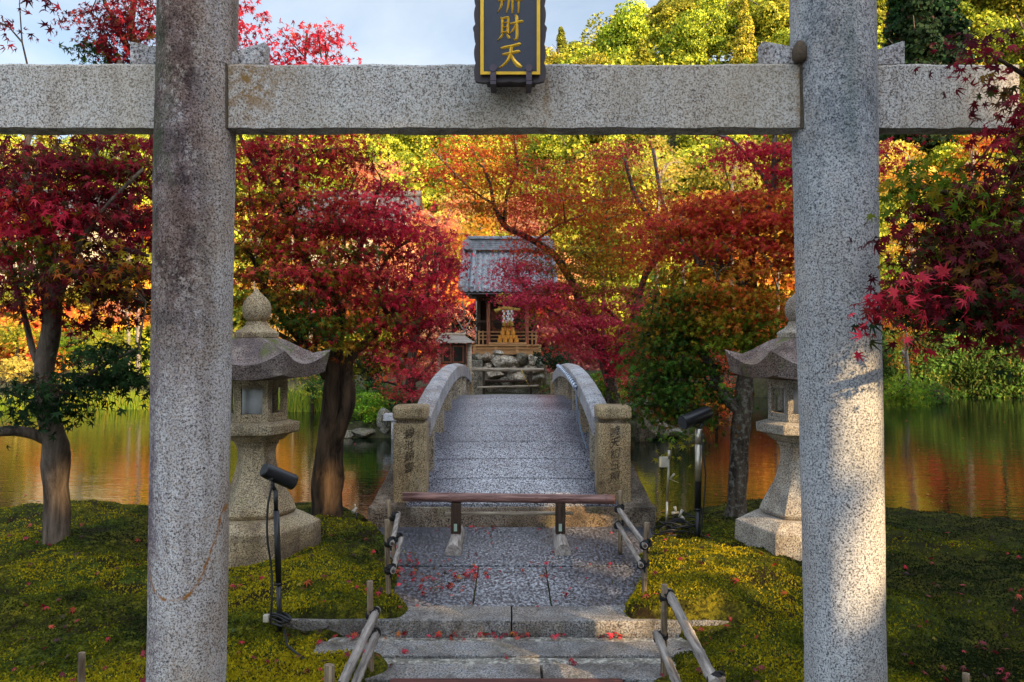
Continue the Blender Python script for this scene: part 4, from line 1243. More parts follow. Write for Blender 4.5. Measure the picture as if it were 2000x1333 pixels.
for s in (-1, 1):
    rmb = MB(); yy = np.linspace(8.80, 17.8, 56)
    xi, xo = s * BX, s * (BX + 0.225)
    sec = [(xi, -0.02), (xi + s * 0.02, 0.0), ((xi + xo) / 2, 0.018), (xo - s * 0.02, 0.0), (xo, -0.02), (xo, -0.22), (xi, -0.22)]
    vs = []
    for y in yy:
        z = railz(y)
        for (x, dz) in sec:
            d = mn.noise_vector(Vector((x * 4, y * 5, dz * 4))) * 0.005
            vs.append((x + d.x, y, z + dz + d.z))
    m_ = len(sec)
    fs = [(i * m_ + j, i * m_ + (j + 1) % m_, (i + 1) * m_ + (j + 1) % m_, (i + 1) * m_ + j) for i in range(55) for j in range(m_)]
    fs += [tuple(range(m_)), tuple(55 * m_ + j for j in range(m_ - 1, -1, -1))]
    if s < 0: fs = [tuple(reversed(f)) for f in fs]
    rmb.add(vs, fs, True); me = rmb.mesh('railing'); me.set_sharp_from_angle(angle=R(40))
    rl = link('railing', me, MAT['rail'], br)
    for y in (9.28, 10.62, 11.9, 13.15, 14.4, 15.7, 17.0):
        z0_, z1_ = deckz(y) - 0.01, railz(y) - 0.215
        xa, xb = s * (BX + 0.008), s * (BX + 0.17)
        MB().box(min(xa, xb), max(xa, xb), y - 0.055, y + 0.055, z0_, z1_).build('baluster', MAT['baluster'], rl, bevel=0.008)
    # joints on the rail top
    for y in (10.4, 12.3, 13.9, 15.6):
        jm = MB(); z = railz(y) + 0.004
        a, b, c = xi + s * .02, (xi + xo) / 2, xo - s * .02
        jm.add([(a, y - .006, z), (b, y - .006, z + .018), (c, y - .006, z), (a, y + .006, z), (b, y + .006, z + .018), (c, y + .006, z)], [(0, 1, 4, 3), (1, 2, 5, 4)] if s > 0 else [(3, 4, 1, 0), (4, 5, 2, 1)])
        jm.build('rail_joint', MAT['kerb'], rl)

# twisted rope and blue cord along the right railing
mb = MB()
path = []
for i in range(90):
    t = i / 89
    y = 15.2 + (10.9 - 15.2) * t
    path.append(np.array([0.875, y, railz(y) - 0.015 - 0.14 * math.sin(PI * t) ** 1.0 * 0.35 - 0.08 * t]))
ropes_ = []
for ph in (0, PI):
    mb = MB() if ph else mb
    mb.tube([p + np.array([0.0, 0, 0]) + 0.020 * np.array([math.cos(i * 1.15 + ph), 0, math.sin(i * 1.15 + ph)]) for i, p in enumerate(path)], 0.016, 6)
    ropes_.append(mb)
rope = empty('rail_rope', (0.875, 10.9, railz(10.9) - .1), 'twisted white and blue rope tied along the right bridge railing', 'rope')
ropes_[0].build('strand', MAT['rope_white'], rope)
ropes_[1].build('strand', plain('blue_strand', (0.10, 0.13, 0.20), 0.8), rope)
mb = MB(); mb.tube([(0.87, 10.9, railz(10.9) - 0.11), (0.865, 10.5, 0.93), (0.87, 10.0, 0.80), (0.875, 9.5, 0.72), (0.87, 9.2, 0.70)], 0.008, 6)
mb.tube([(0.87, 10.9, railz(10.9) - 0.13), (0.875, 10.3, 0.88), (0.88, 9.7, 0.74)], 0.006, 6)
c_ = mb.build('blue_cord', plain('blue_grey_cord', (0.10, 0.15, 0.22), 0.6), None)
tag(c_, 'thin blue-grey cord trailing down the inside of the right bridge railing', 'cord')

# ------------------------------------------------------------------ bamboo barrier before the bridge
def bamboo(mb, a, b, r, nodes=(), n=14, sag=0.0):
    a = Vector(a); b = Vector(b); pts = []; rad = []
    ts = sorted(set([0, 1] + [t for q in nodes for t in (max(0, q - .012), q, min(1, q + .012))] + [i / 10 for i in range(11)]))
    for t in ts:
        p = a.lerp(b, t); p.z -= sag * math.sin(PI * t)
        k = 1 + (0.16 if any(abs(t - q) < 1e-6 for q in nodes) else 0)
        pts.append(p); rad.append(r * k)
    mb.tube(pts, rad, n)
ba = empty('bamboo_barrier', (0, 7.75, 0), 'low barrier of one thick brown bamboo pole on two posts blocking the bridge entrance', 'barrier')
mb = MB(); bamboo(mb, (-1.062, 7.75, 0.452), (0.998, 7.75, 0.425), 0.045, (0.225, 0.435, 0.63, 0.81, 0.958), 18)
mb.build('thick_pole', MAT['bamboo_brown'], ba)
mb = MB(); bamboo(mb, (-0.66, 7.86, 0.262), (0.60, 7.86, 0.268), 0.017, (0.28, 0.6, 0.86)); mb.build('thin_pole', MAT['bamboo_pale'], ba)
for x in (-0.543, 0.47):
    lg = MB().box(x - 0.048, x + 0.048, 7.70, 7.79, 0.10, 0.395).build('leg', MAT['wood_dark'], ba, bevel=0.008)
    MB().box(x - 0.018, x + 0.012, 7.69, 7.697, 0.13, 0.20).build('sticker', MAT['label_green'], lg)
    fm = MB(); vs = []
    for y, k in ((7.30, 1.0), (7.34, 1.03), (7.72, 0.95), (8.1, 0.9)):
        for j in range(9):
            a = PI * j / 8
            vs.append((x - 0.075 * k * math.cos(a), y, 0.004 + 0.105 * k * math.sin(a)))
    fs = [(i * 9 + j, i * 9 + j + 1, (i + 1) * 9 + j + 1, (i + 1) * 9 + j) for i in range(3) for j in range(8)]
    fs += [tuple(range(8, -1, -1)), tuple(27 + j for j in range(9))]
    fs += [(i * 9, (i + 1) * 9, (i + 1) * 9 + 8, i * 9 + 8) for i in range(3)]
    fm.add(vs, fs, True); me = fm.mesh('log_foot'); me.set_sharp_from_angle(angle=R(50)); link('log_foot', me, MAT['wood_log'], ba)

# far barrier at the shrine end
bb = empty('bamboo_barrier', (0, 19.0, 0.2), 'distant pale bamboo barrier of two poles on posts before the shrine rocks', 'barrier')
def fx(px, Y=19.0): return (px - 1000) / F * Y
def fz(py, Y=19.0): return EYE + (HZ - py) / F * Y
mb = MB(); bamboo(mb, (fx(922), 18.95, fz(722, 18.95)), (fx(1062), 18.95, fz(723, 18.95)), 0.045, (.2, .5, .8), 10); mb.build('top_pole', MAT['bamboo_pale'], bb)
mb = MB(); bamboo(mb, (fx(932), 18.95, fz(757, 18.95)), (fx(1052), 18.95, fz(754, 18.95)), 0.025, (.3, .7), 8); mb.build('low_pole', MAT['bamboo_pale'], bb)
mb = MB(); bamboo(mb, (fx(945), 19.06, fz(745)), (fx(1042), 19.06, fz(745)), 0.03, (.3, .7), 8); mb.build('middle_pole', MAT['wood_dark'], bb)
for px in (945, 1037):
    mb = MB(); mb.tube([(fx(px), 19.02, 0.18), (fx(px), 19.02, fz(722))], 0.035, 8); mb.build('leg', MAT['wood_dark'], bb)
mb = MB(); mb.tube([(fx(1018), 18.88, fz(722)), (fx(1025), 18.86, fz(738)), (fx(1034), 18.88, fz(756))], 0.010, 5); mb.build('tie_cord', MAT['straw'], bb)

# ------------------------------------------------------------------ low bamboo fences along the path
def tie(mb, p, r=0.035):
    for a, b, c in ((0.9, 0.3, 0.0), (0.2, 1.0, 0.5), (0.6, 0.6, 1.1)):
        pts = []
        for i in range(13):
            t = 2 * PI * i / 12
            v = Vector((math.cos(t) * r * 1.15, math.sin(t) * r * a, math.sin(t + c) * r * b))
            pts.append(Vector(p) + v)
        mb.tube(pts, 0.008, 5, cap=False)
    mb.tube([Vector(p) + Vector((0, -r * .4, r * .7)), Vector(p) + Vector((0, 0, 0)), Vector(p) + Vector((0, r * .3, -r * .9))], r * 0.62, 7, wob=0.5)
    mb.tube([Vector(p), Vector(p) + Vector((0.01, -r * .9, -r * 1.6))], 0.007, 5)
def low_fence(label, stakes, rails, ties):
    t = empty('bamboo_fence', stakes[0][0], label, 'bamboo fence')
    for a, b, r in stakes:
        mb = MB(); bamboo(mb, a, b, r, (0.35, 0.75), 10); mb.build('stake', MAT['stake'], t)
    for a, b, r in rails:
        mb = MB(); bamboo(mb, a, b, r, (0.12, 0.31, 0.52, 0.72, 0.9), 12); rl_ = mb.build('rail', MAT['bamboo_grey'], t)
        d = (Vector(a) - Vector(b)).normalized()
        mb = MB(); mb.tube([Vector(a) + d * 0.0012, Vector(a) + d * 0.0022], r * 0.62, 10); mb.build('hollow_end', MAT['ink'], rl_)
    for p in ties:
        mb = MB(); tie(mb, p); mb.build('twine_knot', MAT['twine'], t)
    return t
# upper left
low_fence('short bamboo fence with two grey rails left of the landing slab',
    [((-0.93, 6.0, -0.02), (-0.945, 6.0, 0.64), 0.020), ((-1.02, 6.98, 0.0), (-1.085, 6.98, 0.585), 0.020)],
    [((-0.895, 5.94, 0.475), (-1.005, 7.05, 0.45), 0.019), ((-0.885, 5.92, 0.275), (-0.975, 7.02, 0.25), 0.021)],
    [(-0.915, 5.99, 0.475), (-1.03, 6.97, 0.44), (-0.915, 5.98, 0.275), (-1.0, 6.96, 0.26)])
low_fence('long bamboo fence with slanting grey rails at the bottom left of the steps',
    [((-0.885, 5.0, -0.2), (-0.892, 5.0, 0.49), 0.020), ((-0.90, 3.95, -0.3), (-0.90, 3.95, 0.40), 0.020)],
    [((-0.858, 5.06, 0.285), (-0.862, 3.9, 0.265), 0.026), ((-0.852, 5.04, 0.155), (-0.856, 3.9, 0.12), 0.025)],
    [(-0.875, 5.0, 0.285), (-0.87, 5.0, 0.155), (-0.88, 3.96, 0.27)])
low_fence('short bamboo fence with two grey rails right of the landing slab',
    [((0.992, 6.0, -0.02), (1.016, 6.0, 0.62), 0.020), ((1.0, 7.36, 0.0), (1.0, 7.36, 0.59), 0.021)],
    [((0.992, 5.93, 0.46), (0.984, 7.38, 0.42), 0.021), ((0.965, 5.95, 0.31), (0.978, 7.37, 0.285), 0.021)],
    [(1.005, 5.98, 0.46), (0.99, 7.34, 0.43), (0.985, 5.99, 0.31), (0.985, 7.34, 0.28)])
low_fence('long bamboo fence with slanting grey rails at the bottom right of the steps',
    [((0.952, 5.0, -0.2), (0.957, 5.0, 0.468), 0.021), ((1.02, 3.88, -0.3), (1.02, 3.88, 0.37), 0.021)],
    [((0.995, 5.06, 0.40), (0.985, 3.86, 0.345), 0.028), ((0.915, 5.04, 0.145), (0.90, 3.9, 0.11), 0.026)],
    [(0.972, 5.0, 0.395), (0.935, 5.0, 0.14), (1.0, 3.9, 0.35)])
for (x, y, zt, r, lab) in ((-2.49, 4.6, 0.20, 0.020, 'small grey stake standing in the moss at the bottom left corner'),
                           (-1.02, 4.4, 0.215, 0.021, 'pale cut bamboo stake standing beside the lower left fence'),
                           (2.62, 4.6, 0.08, 0.020, 'short pale stake in dark moss at the bottom right corner')):
    mb = MB(); bamboo(mb, (x, y, -0.25), (x + 0.004, y, zt), r, (0.6,), 10)
    tag(mb.build('bamboo_stake', MAT['stake'], None), lab, 'stake')

# ------------------------------------------------------------------ garden floodlights
def floodlight(label, base, joint, head_a, head_b, r, pole_r, upper_mat, cable):
    t = empty('garden_floodlight', base, label, 'floodlight')
    b = Vector(base); j = Vector(joint)
    mid = b.lerp(j, 0.28); mid2 = b.lerp(j, 0.84)
    mb = MB(); mb.tube([b - Vector((0, 0, .12)), mid], pole_r * 0.85, 12); mb.tube([mid, mid2], pole_r, 12); mb.tube([mid2, j], pole_r * 0.72, 12)
    mb.tube([mid - Vector((0, 0, .006)), mid + Vector((0, 0, .01))], pole_r * 1.15, 12)
    mb.build('pole', MAT[upper_mat], t)
    a = Vector(head_a); e = Vector(head_b); d = (e - a).normalized()
    mb = MB()
    L = (e - a).length
    mb.tube([a, a + d * 0.008, a + d * 0.03, a + d * (L * 0.9), a + d * (L * 0.905), a + d * (L * .96), e], [r * .78, r * .93, r, r, r * 1.05, r * 1.05, r * 1.02], 28)
    hd = mb.build('lamp_head', MAT['black'], t); hd.data.set_sharp_from_angle(angle=R(35))
    mb = MB(); mb.tube([e + d * 0.001, e + d * 0.003], r * 0.9, 24); mb.build('lens', MAT['glass_dark'], hd)
    c = a.lerp(e, 0.3)
    mb = MB(); mb.tube([j - Vector((0, 0, .01)), j + Vector((-d.x * .03, 0, .03)), c - Vector((0, 0, r * 0.7))], [0.014, 0.016, 0.012], 8)
    mb.tube([c + Vector((0, -r * 0.9, -r * .5)), c + Vector((0, r * .9, -r * .5))], 0.018, 8)
    mb.build('bracket', MAT['black'], t)
    mb = MB(); p_, r_ = smooth_path(cable, [0.0075] * len(cable), 6); mb.tube(p_, r_, 6); mb.build('cable', MAT['rubber'], t)
    return t
q = lambda px, py, Y: Vector(P(px, py, Y))
bL = P(547, 1213, 5.6)
floodlight('black cylindrical floodlight on a thin post in front of the left lantern', bL, P(538, 957, 5.62), P(514, 917, 5.58), P(574, 943, 5.72), 0.054, 0.021, 'black',
    [q(531, 950, 5.56), q(523, 990, 5.54), q(522, 1050, 5.53), q(530, 1110, 5.54), q(531, 1170, 5.5), q(528, 1215, 5.5), (bL[0] - .03, 5.5, bL[2] + .02), (bL[0] + .06, 5.44, bL[2] + .02)])
tt = [o for o in bpy.data.objects if o.name.startswith('garden_floodlight')][-1]
mb = MB()
for k in range(3):
    pts = [(bL[0] + (0.065 + .012 * k) * math.cos(a + k), bL[1] + 0.05 * math.sin(a), bL[2] + 0.012 + 0.013 * k + 0.014 * math.sin(a * 2 + k)) for a in np.linspace(0, 2 * PI, 18)]
    mb.tube(pts, 0.008, 6, cap=False)
mb.tube([(bL[0] + 0.06, 5.5, 0.0), (bL[0] + .12, 5.35, -0.05), (bL[0] + .30, 5.15, -0.08), (bL[0] + .5, 5.05, -0.09)], 0.008, 6)
mb.build('cable_coil', MAT['rubber'], tt)
MB().box(bL[0] - .085, bL[0] - .045, 5.48, 5.52, bL[2] + .03, bL[2] + .08).build('cable_clip', MAT['white'], tt, bevel=0.008)
bR = P(1362, 1056, 7.75)
floodlight('black cylindrical floodlight on a taller steel post right of the bridge', bR, P(1365, 838, 7.75), P(1384, 805, 7.85), P(1333, 826, 7.70), 0.068, 0.032, 'black',
    [q(1370, 840, 7.72), q(1373, 880, 7.7), q(1378, 930, 7.7), q(1375, 980, 7.7), q(1370, 1040, 7.7), q(1376, 1048, 7.6), q(1400, 1055, 7.4), q(1430, 1065, 7.2)])
tr_ = [o for o in bpy.data.objects if o.name.startswith('garden_floodlight')][-1]
mb = MB(); mb.tube([P(1364, 868, 7.74), P(1365, 838, 7.74)], 0.034, 12); mb.tube([P(1364.2, 940, 7.74), P(1364, 868, 7.74)], 0.0335, 12)
mb.build('steel_sleeve', MAT['steel'], tr_)

# conduit stake with its white box, and the cable heap
cs = empty('conduit_stake', P(1302, 1030, 7.95), 'thin metal conduit stake with a white junction box beside the bridge', 'conduit stake')
mb = MB(); mb.tube([P(1302, 1036, 7.95), P(1303, 980, 7.95)], 0.013, 10); mb.tube([P(1303, 980, 7.95), P(1307, 885, 7.95)], 0.011, 10)
mb.tube([P(1306.8, 896, 7.95), P(1307.4, 880, 7.95)], [0.017, 0.019], 10); mb.build('conduit', MAT['steel'], cs)
MB().box(P(1288, 0, 7.9)[0], P(1305, 0, 7.9)[0], 7.88, 7.94, P(0, 913, 7.9)[2], P(0, 893, 7.9)[2]).build('junction_box', MAT['white'], cs, bevel=0.012)
mb = MB(); mb.tube([P(1310, 934, 7.93), P(1317, 926, 7.9)], 0.010, 6); mb.tube([P(1306, 935, 7.93), P(1325, 943, 7.9)], 0.003, 5); mb.build('cable_tie', MAT['white'], cs)
ch_ = empty('cable_heap', P(1328, 1025, 7.9), 'tangled heap of black cable with white plugs on the moss by the right floodlight', 'cable')
mb = MB(); rr_ = random.Random(4)
for k in range(9):
    cx, cy, cz = P(1318 + rr_.uniform(-18, 22), 1024, 7.95 + rr_.uniform(-.15, .15))
    ra = rr_.uniform(0.07, 0.16); ph = rr_.uniform(0, 6)
    mb.tube([(cx + ra * math.cos(a + ph), cy + ra * .8 * math.sin(a + ph), 0.06 + 0.016 * k + 0.02 * math.sin(2 * a + k)) for a in np.linspace(0, 2 * PI, 20)], 0.008, 6, cap=False)
mb.build('cable_loops', MAT['rubber'], ch_)
for a, b in (((1318, 990), (1321, 1002)), ((1333, 996), (1326, 1010)), ((1312, 1003), (1326, 1001)), ((1330, 1009), (1337, 1014))):
    mb = MB(); mb.tube([P(a[0], a[1], 7.85), P(b[0], b[1], 7.85)], [0.016, 0.010], 7); mb.build('plug', MAT['white'], ch_)
wl = empty('small_spotlight', P(693, 1018, 8.3), 'tiny white garden spotlight on a black peg left of the bridge foot', 'spotlight')
mb = MB(); mb.tube([P(697, 1022, 8.3), P(696, 1002, 8.3)], 0.010, 8); mb.build('peg', MAT['black'], wl)
mb = MB(); mb.tube([P(689, 1001, 8.25), P(696, 992, 8.3)], [0.022, 0.014], 10); mb.tube([P(693, 990, 8.3), P(693.5, 985, 8.3)], 0.008, 6); mb.build('lamp_head', MAT['white'], wl)

# log and branch edging of the right bank
for i, (a, b, r, lab) in enumerate((((1715, 1014, 10.0), (1830, 1010, 9.9), 0.045, 'dark wet log lying along the right water edge'),
                                    ((1815, 1017, 9.7), (1925, 1050, 8.9), 0.028, 'grey slanting branch lying along the right bank'),
                                    ((1935, 1052, 8.8), (1975, 1066, 8.5), 0.03, 'short grey branch end at the far right of the bank'))):
    mb = MB(); A = np.array(P(*a)); B = np.array(P(*b))
    mb.tube([A, A * .66 + B * .34 + np.array([0, 0, .015]), A * .33 + B * .67, B], [r, r * .95, r * .85, r * .6], 10, wob=0.3)
    tag(mb.build('edging_log', MAT['wood_log' if i else 'bark_grey'], None), lab, 'log')

# ------------------------------------------------------------------ rocks
def rock(c, s, mat, label, parent=None, seed=0, name='rock', flat=1.0):
    bm = bmesh.new(); bmesh.ops.create_icosphere(bm, subdivisions=4, radius=1)
    rr = random.Random(seed); planes = []
    for _ in range(9):
        v = Vector((rr.gauss(0, 1), rr.gauss(0, 1), rr.gauss(0, 1))).normalized(); planes.append((v, rr.uniform(0.55, 0.85)))
    for v in bm.verts:
        for nrm, d in planes:
            k = v.co.dot(nrm) - d
            if k > 0: v.co -= nrm * k * 0.92
        v.co += mn.noise_vector(v.co * 2 + Vector((seed, 0, 0))) * 0.08
        v.co += mn.noise_vector(v.co * 8 + Vector((seed, 3, 0))) * 0.02
        v.co = Vector((v.co.x * s[0], v.co.y * s[1], v.co.z * s[2])) * 1.2 + Vector(c)
    me = bpy.data.meshes.new(name); bm.to_mesh(me); bm.free()
    for p in me.polygons: p.use_smooth = True
    me.set_sharp_from_angle(angle=R(30))
    o = link(name, me, MAT[mat], parent)
    if parent is None: tag(o, label, 'rock')
    return o
for i, (px, py, Y, sx, sy, sz, lab) in enumerate((
    (752, 822, 18.3, .16, .2, .26, 'upright pale rock behind the left bridge post'),
    (712, 846, 18.3, .30, .3, .10, 'low mossy dark rock at the island shore below the round bush'),
    (676, 848, 18.3, .22, .25, .09, 'small shadowed rock at the island shore left of the others'),
    (1262, 830, 17.6, .24, .25, .42, 'tall lichen-spotted rock right of the right bridge post'),
    (1289, 838, 18.0, .22, .2, .2, 'angular tan rock at the water beside the tall lichen rock'),
    (1315, 846, 18.2, .28, .2, .09, 'flat dark rock at the island shore under the green maple'),
    (1250, 800, 18.6, .34, .3, .22, 'brown rounded rock above the tall lichen rock'))):
    rock(P(px, py, Y), (sx, sy, sz), 'rock', lab, seed=i + 1)
gp = empty('granite_gatepost', P(770, 848, 18.0), 'pale squared stone post with a flat head at the shore left of the bridge', 'stone post')
MB().box(P(765, 0, 18)[0], P(792, 0, 18)[0], 17.9, 18.15, -0.5, P(0, 822, 18)[2]).build('shaft', MAT['rail'], gp, bevel=0.02, rough=0.01, cuts=1)
MB().box(P(750, 0, 18)[0], P(800, 0, 18)[0], 17.85, 18.2, P(0, 821, 18)[2], P(0, 808, 18)[2]).build('head', MAT['rail'], gp, bevel=0.02, rough=0.01, cuts=1)

# ------------------------------------------------------------------ shrine
SY = 22.5
def sx_(px, Y=SY): return (px - 1000) / F * Y
def sz_(py, Y=SY): return EYE + (HZ - py) / F * Y
pod = empty('boulder_podium', (sx_(990), SY, 0.2), 'raised podium of fitted boulders carrying the wooden shrine', 'stone podium')
MB().box(sx_(915), sx_(1068), SY + 0.12, SY + 3.4, 0.0, sz_(693) - 0.02).build('core', MAT['rock'], pod, bevel=0.04, rough=0.03, cuts=2)
k = 0
for (px, py, a, b, m_) in ((985, 708, 26, 18, 'rock_pale'), (1017, 704, 13, 12, 'rock'), (951, 700, 11, 9, 'rock_pale'), (1040, 704, 10, 10, 'rock_pale'),
                           (952, 715, 9, 8, 'rock_pale'), (1038, 722, 13, 8, 'rock_pale'), (962, 730, 18, 11, 'rock_pale'), (1012, 738, 20, 10, 'rock_pale'),
                           (988, 745, 14, 8, 'rock'), (936, 702, 9, 10, 'rock'), (1050, 742, 14, 10, 'rock'), (1058, 712, 8, 12, 'rock'), (945, 742, 12, 9, 'rock'), (975, 690, 10, 6, 'rock_pale'), (1000, 722, 9, 7, 'rock_pale')):
    rock((sx_(px), SY + 0.12, sz_(py)), (a / F * SY * 1.12, 0.30, b / F * SY * 1.12), m_, None, pod, seed=40 + k, name='boulder'); k += 1
MB().box(sx_(921), sx_(943), SY - 0.55, SY - 0.2, 0.1, sz_(704)).build('corner_stone', MAT['rock'], pod, bevel=0.03, rough=0.02, cuts=2)
st_ = MB(); st_.box(sx_(948), sx_(1034), 19.6, 21.6, 0.16, 0.34); o_ = st_.build('path', MAT['kerb'], None, bevel=0.03, rough=0.01, cuts=3); tag(o_, kind='structure')

sh = empty('wooden_shrine', (sx_(990), SY + 0.9, sz_(693)), 'small dark wooden shrine with grey tiled roof beyond the bridge', 'shrine')
zf = sz_(676); zfl = sz_(693)
# floor frame of tan timber
mb = MB(); x0, x1 = sx_(925), sx_(1056)
mb.box(x0, x1, SY, SY + 0.10, zfl, zf); mb.box(x0, x1, SY + 2.0, SY + 2.1, zfl, zf); mb.box(x0, x0 + .1, SY + .1, SY + 2.0, zfl, zf); mb.box(x1 - .1, x1, SY + .1, SY + 2.0, zfl, zf)
mb.box(x0 + .02, x1 - .02, SY + .02, SY + 2.08, zf + .001, zf + 0.03)
fl = mb.build('floor_frame', MAT['wood_tan'], sh, bevel=0.006)
mb = MB()
for px in (927, 969, 1010, 1054): mb.box(sx_(px) - .04, sx_(px) + .04, SY - 0.035, SY - 0.001, zfl + 0.02, zf + 0.02)
mb.box(x0 - .02, x1 + .02, SY - 0.05, SY - 0.002, zf + 0.0, zf + 0.035)
mb.box(x0, x1, SY - 0.03, SY - 0.003, zf - 0.10, zf - 0.075)
mb.build('trim', MAT['wood_tan'], fl)
MB().box(sx_(955), sx_(1028), SY - 0.02, SY + 0.45, sz_(673), sz_(669.5)).build('offering_shelf', MAT['wood_tan'], sh, bevel=0.005)
zt = sz_(590)
for px, y in ((953.5, SY + .25), (1029.5, SY + .25)):
    MB().box(sx_(px) - .052, sx_(px) + .052, y - .05, y + .05, zf + .03, zt + .12).build('front_post', MAT['wood_red'], sh, bevel=0.008)
for px, y in ((933, SY + .7), (1046, SY + .7), (933, SY + 1.9), (1046, SY + 1.9)):
    MB().box(sx_(px) - .05, sx_(px) + .05, y - .05, y + .05, zf + .03, zt + .35).build('corner_post', MAT['wood_dark'], sh, bevel=0.008)
mb = MB()
mb.box(sx_(934), sx_(1045), SY + 1.0, SY + 1.05, zf + .03, zt + .35)
mb.box(sx_(932), sx_(934.5), SY + .75, SY + 1.85, zf + .03, zt + .35); mb.box(sx_(1044.5), sx_(1047), SY + .75, SY + 1.85, zf + .03, zt + .35)
mb.box(sx_(934), sx_(1045), SY + 1.86, SY + 1.9, zf + .03, zt + .35)
wall = mb.build('wall', MAT['wood_dark'], sh)
for xa, xb in ((958, 988), (995, 1025)):
    MB().box(sx_(xa), sx_(xb), SY + 0.965, SY + 0.998, zf + .35, sz_(602)).build('door', MAT['wood_red'], wall, bevel=0.01)
for px in (973, 1010):
    mb = MB(); mb.tube([(sx_(px), SY + .955, sz_(632)), (sx_(px), SY + .963, sz_(632))], 0.16, 20); mb.build('round_crest', MAT['wood_dark'], wall)
mb = MB()
for z in (sz_(664), sz_(657), sz_(650)):
    mb.box(sx_(934), sx_(951), SY + .45, SY + .48, z, z + .035); mb.box(sx_(1032), sx_(1048), SY + .45, SY + .48, z, z + .035); mb.box(sx_(957), sx_(1026), SY + .6, SY + .63, z, z + .035)
for px in (934, 942, 1040, 1048): mb.box(sx_(px) - .02, sx_(px) + .02, SY + .44, SY + .49, zf + .03, sz_(646))
mb.build('railing', MAT['wood_tan'], sh)
mb = MB()
mb.box(sx_(947), sx_(1036), SY + .18, SY + .30, sz_(592), sz_(586)); mb.box(sx_(928), sx_(1056), SY + .62, SY + .76, sz_(586), sz_(578)); mb.box(sx_(922), sx_(1060), SY - .1, SY + .05, sz_(580), sz_(573))
mb.box(sx_(925), sx_(1055), SY + .45, SY + .52, sz_(630), sz_(626)); 
mb.build('cross_beam', MAT['wood_dark'], sh)
# roof: slope from ridge to eave, tiled
ex0, ex1 = sx_(901), sx_(1084)
ze, yE, zr, yR = sz_(566) - 0.03, SY - 0.25, sz_(488, 24.0), 24.0
rm = MB()
def roof_pt(t, side=1):
    y = yR + (yE - yR) * t if side > 0 else yR + (yR - yE) * t
    z = zr + (ze - zr) * (t ** 0.82)
    return y, z
nx, nt = 150, 14 * 4
for side in (1, -1):
    vs = []
    for i in range(nt + 1):
        t = i / nt
        y, z = roof_pt(t, side)
        for j in range(nx + 1):
            x = ex0 + (ex1 - ex0) * j / nx
            wv = 0.020 * math.cos(j / nx * 2 * PI * 17)
            stp = -0.06 * (1 - ((t * 14 + 0.12 * math.cos(j / nx * 2 * PI * 17)) % 1.0))
            vs.append((x, y, z + wv + stp))
    fs = [(i * (nx + 1) + j, (i + 1) * (nx + 1) + j, (i + 1) * (nx + 1) + j + 1, i * (nx + 1) + j + 1) for i in range(nt) for j in range(nx)]
    if side < 0: fs = [tuple(reversed(f)) for f in fs]
    rm.add(vs, fs, False)
# underside boards and eave thickness
for side in (1, -1):
    for i in range(6):
        y0_, z0_ = roof_pt(i / 6, side); y1_, z1_ = roof_pt((i + 1) / 6, side)
        rm.add([(ex0 + .05, y0_, z0_ - .10), (ex1 - .05, y0_, z0_ - .10), (ex1 - .05, y1_, z1_ - .10), (ex0 + .05, y1_, z1_ - .10)], [(0, 1, 2, 3) if side > 0 else (3, 2, 1, 0)])
rf = rm.build('roof', MAT['tile'], sh)
for side in (1, -1):
    pts = [roof_pt(i / 10, side) for i in range(11)]
    for xx in (ex0 - .02, ex0 + .30, ex1 + .02, ex1 - .30):
        mb = MB(); mb.tube([(xx, y, z + .05) for y, z in pts], 0.062, 10); mb.build('verge_tile', MAT['tile'], rf)
mb = MB()
for j in range(17):
    x = ex0 + (ex1 - ex0) * (j + 0.0) / 17
    y, z = roof_pt(1)
    mb.tube([(x, y - .04, z + .0), (x, y + .03, z + .0)], 0.055, 12)
mb.build('eave_tile', MAT['tile'], rf)
mb = MB(); rx0, rx1 = ex0 + .12, ex1 - .12
for kx in range(5): mb.box(rx0 + .05, rx1 - .05, yR - .16 + .01 * kx, yR + .16 - .01 * kx, zr - .02 + kx * .065, zr + .038 + kx * .065)
mb.box(rx0 - .02, rx1 + .02, yR - .20, yR + .20, zr + .305, zr + .33); mb.tube([(rx0 - .05, yR, zr + .34), (rx1 + .05, yR, zr + .34)], 0.07, 10)
mb.build('ridge', MAT['tile'], rf, bevel=0)
mb = MB()
for xx in (ex0 + .1, ex1 - .1):
    mb.tube([(xx, yR - .2, zr + .14), (xx, yR + .2, zr + .14)], [0.16, 0.16], 12)
mb.build('ridge_end_tile', MAT['tile'], rf)
mb = MB()
for j in range(30):
    x = ex0 + .1 + (ex1 - ex0 - .2) * j / 29
    mb.box(x - .018, x + .018, yE + .08, SY + .9, ze - .09 - .0, ze - .04)
mb.box(ex0 + .04, ex1 - .04, yE + .03, yE + .10, ze - .13, ze - .05)
mb.build('rafter', MAT['wood_dark'], sh)
for s in (0, 1):   # gable ends
    xx = ex0 + .35 if s == 0 else ex1 - .35
    mb = MB(); pts = [roof_pt(t, 1) for t in (1, .75, .5, .25, 0)] + [roof_pt(t, -1) for t in (.25, .5, .75, 1)]
    vs = [(xx - .02, y, z - .11) for y, z in pts] + [(xx + .02, y, z - .11) for y, z in pts]
    m_ = len(pts); mb.add(vs, [tuple(range(m_)), tuple(range(2 * m_ - 1, m_ - 1, -1))] + [(i, i + m_, (i + 1) % m_ + m_, (i + 1) % m_) for i in range(m_)])
    mb.build('gable', MAT['wood_dark'], sh)

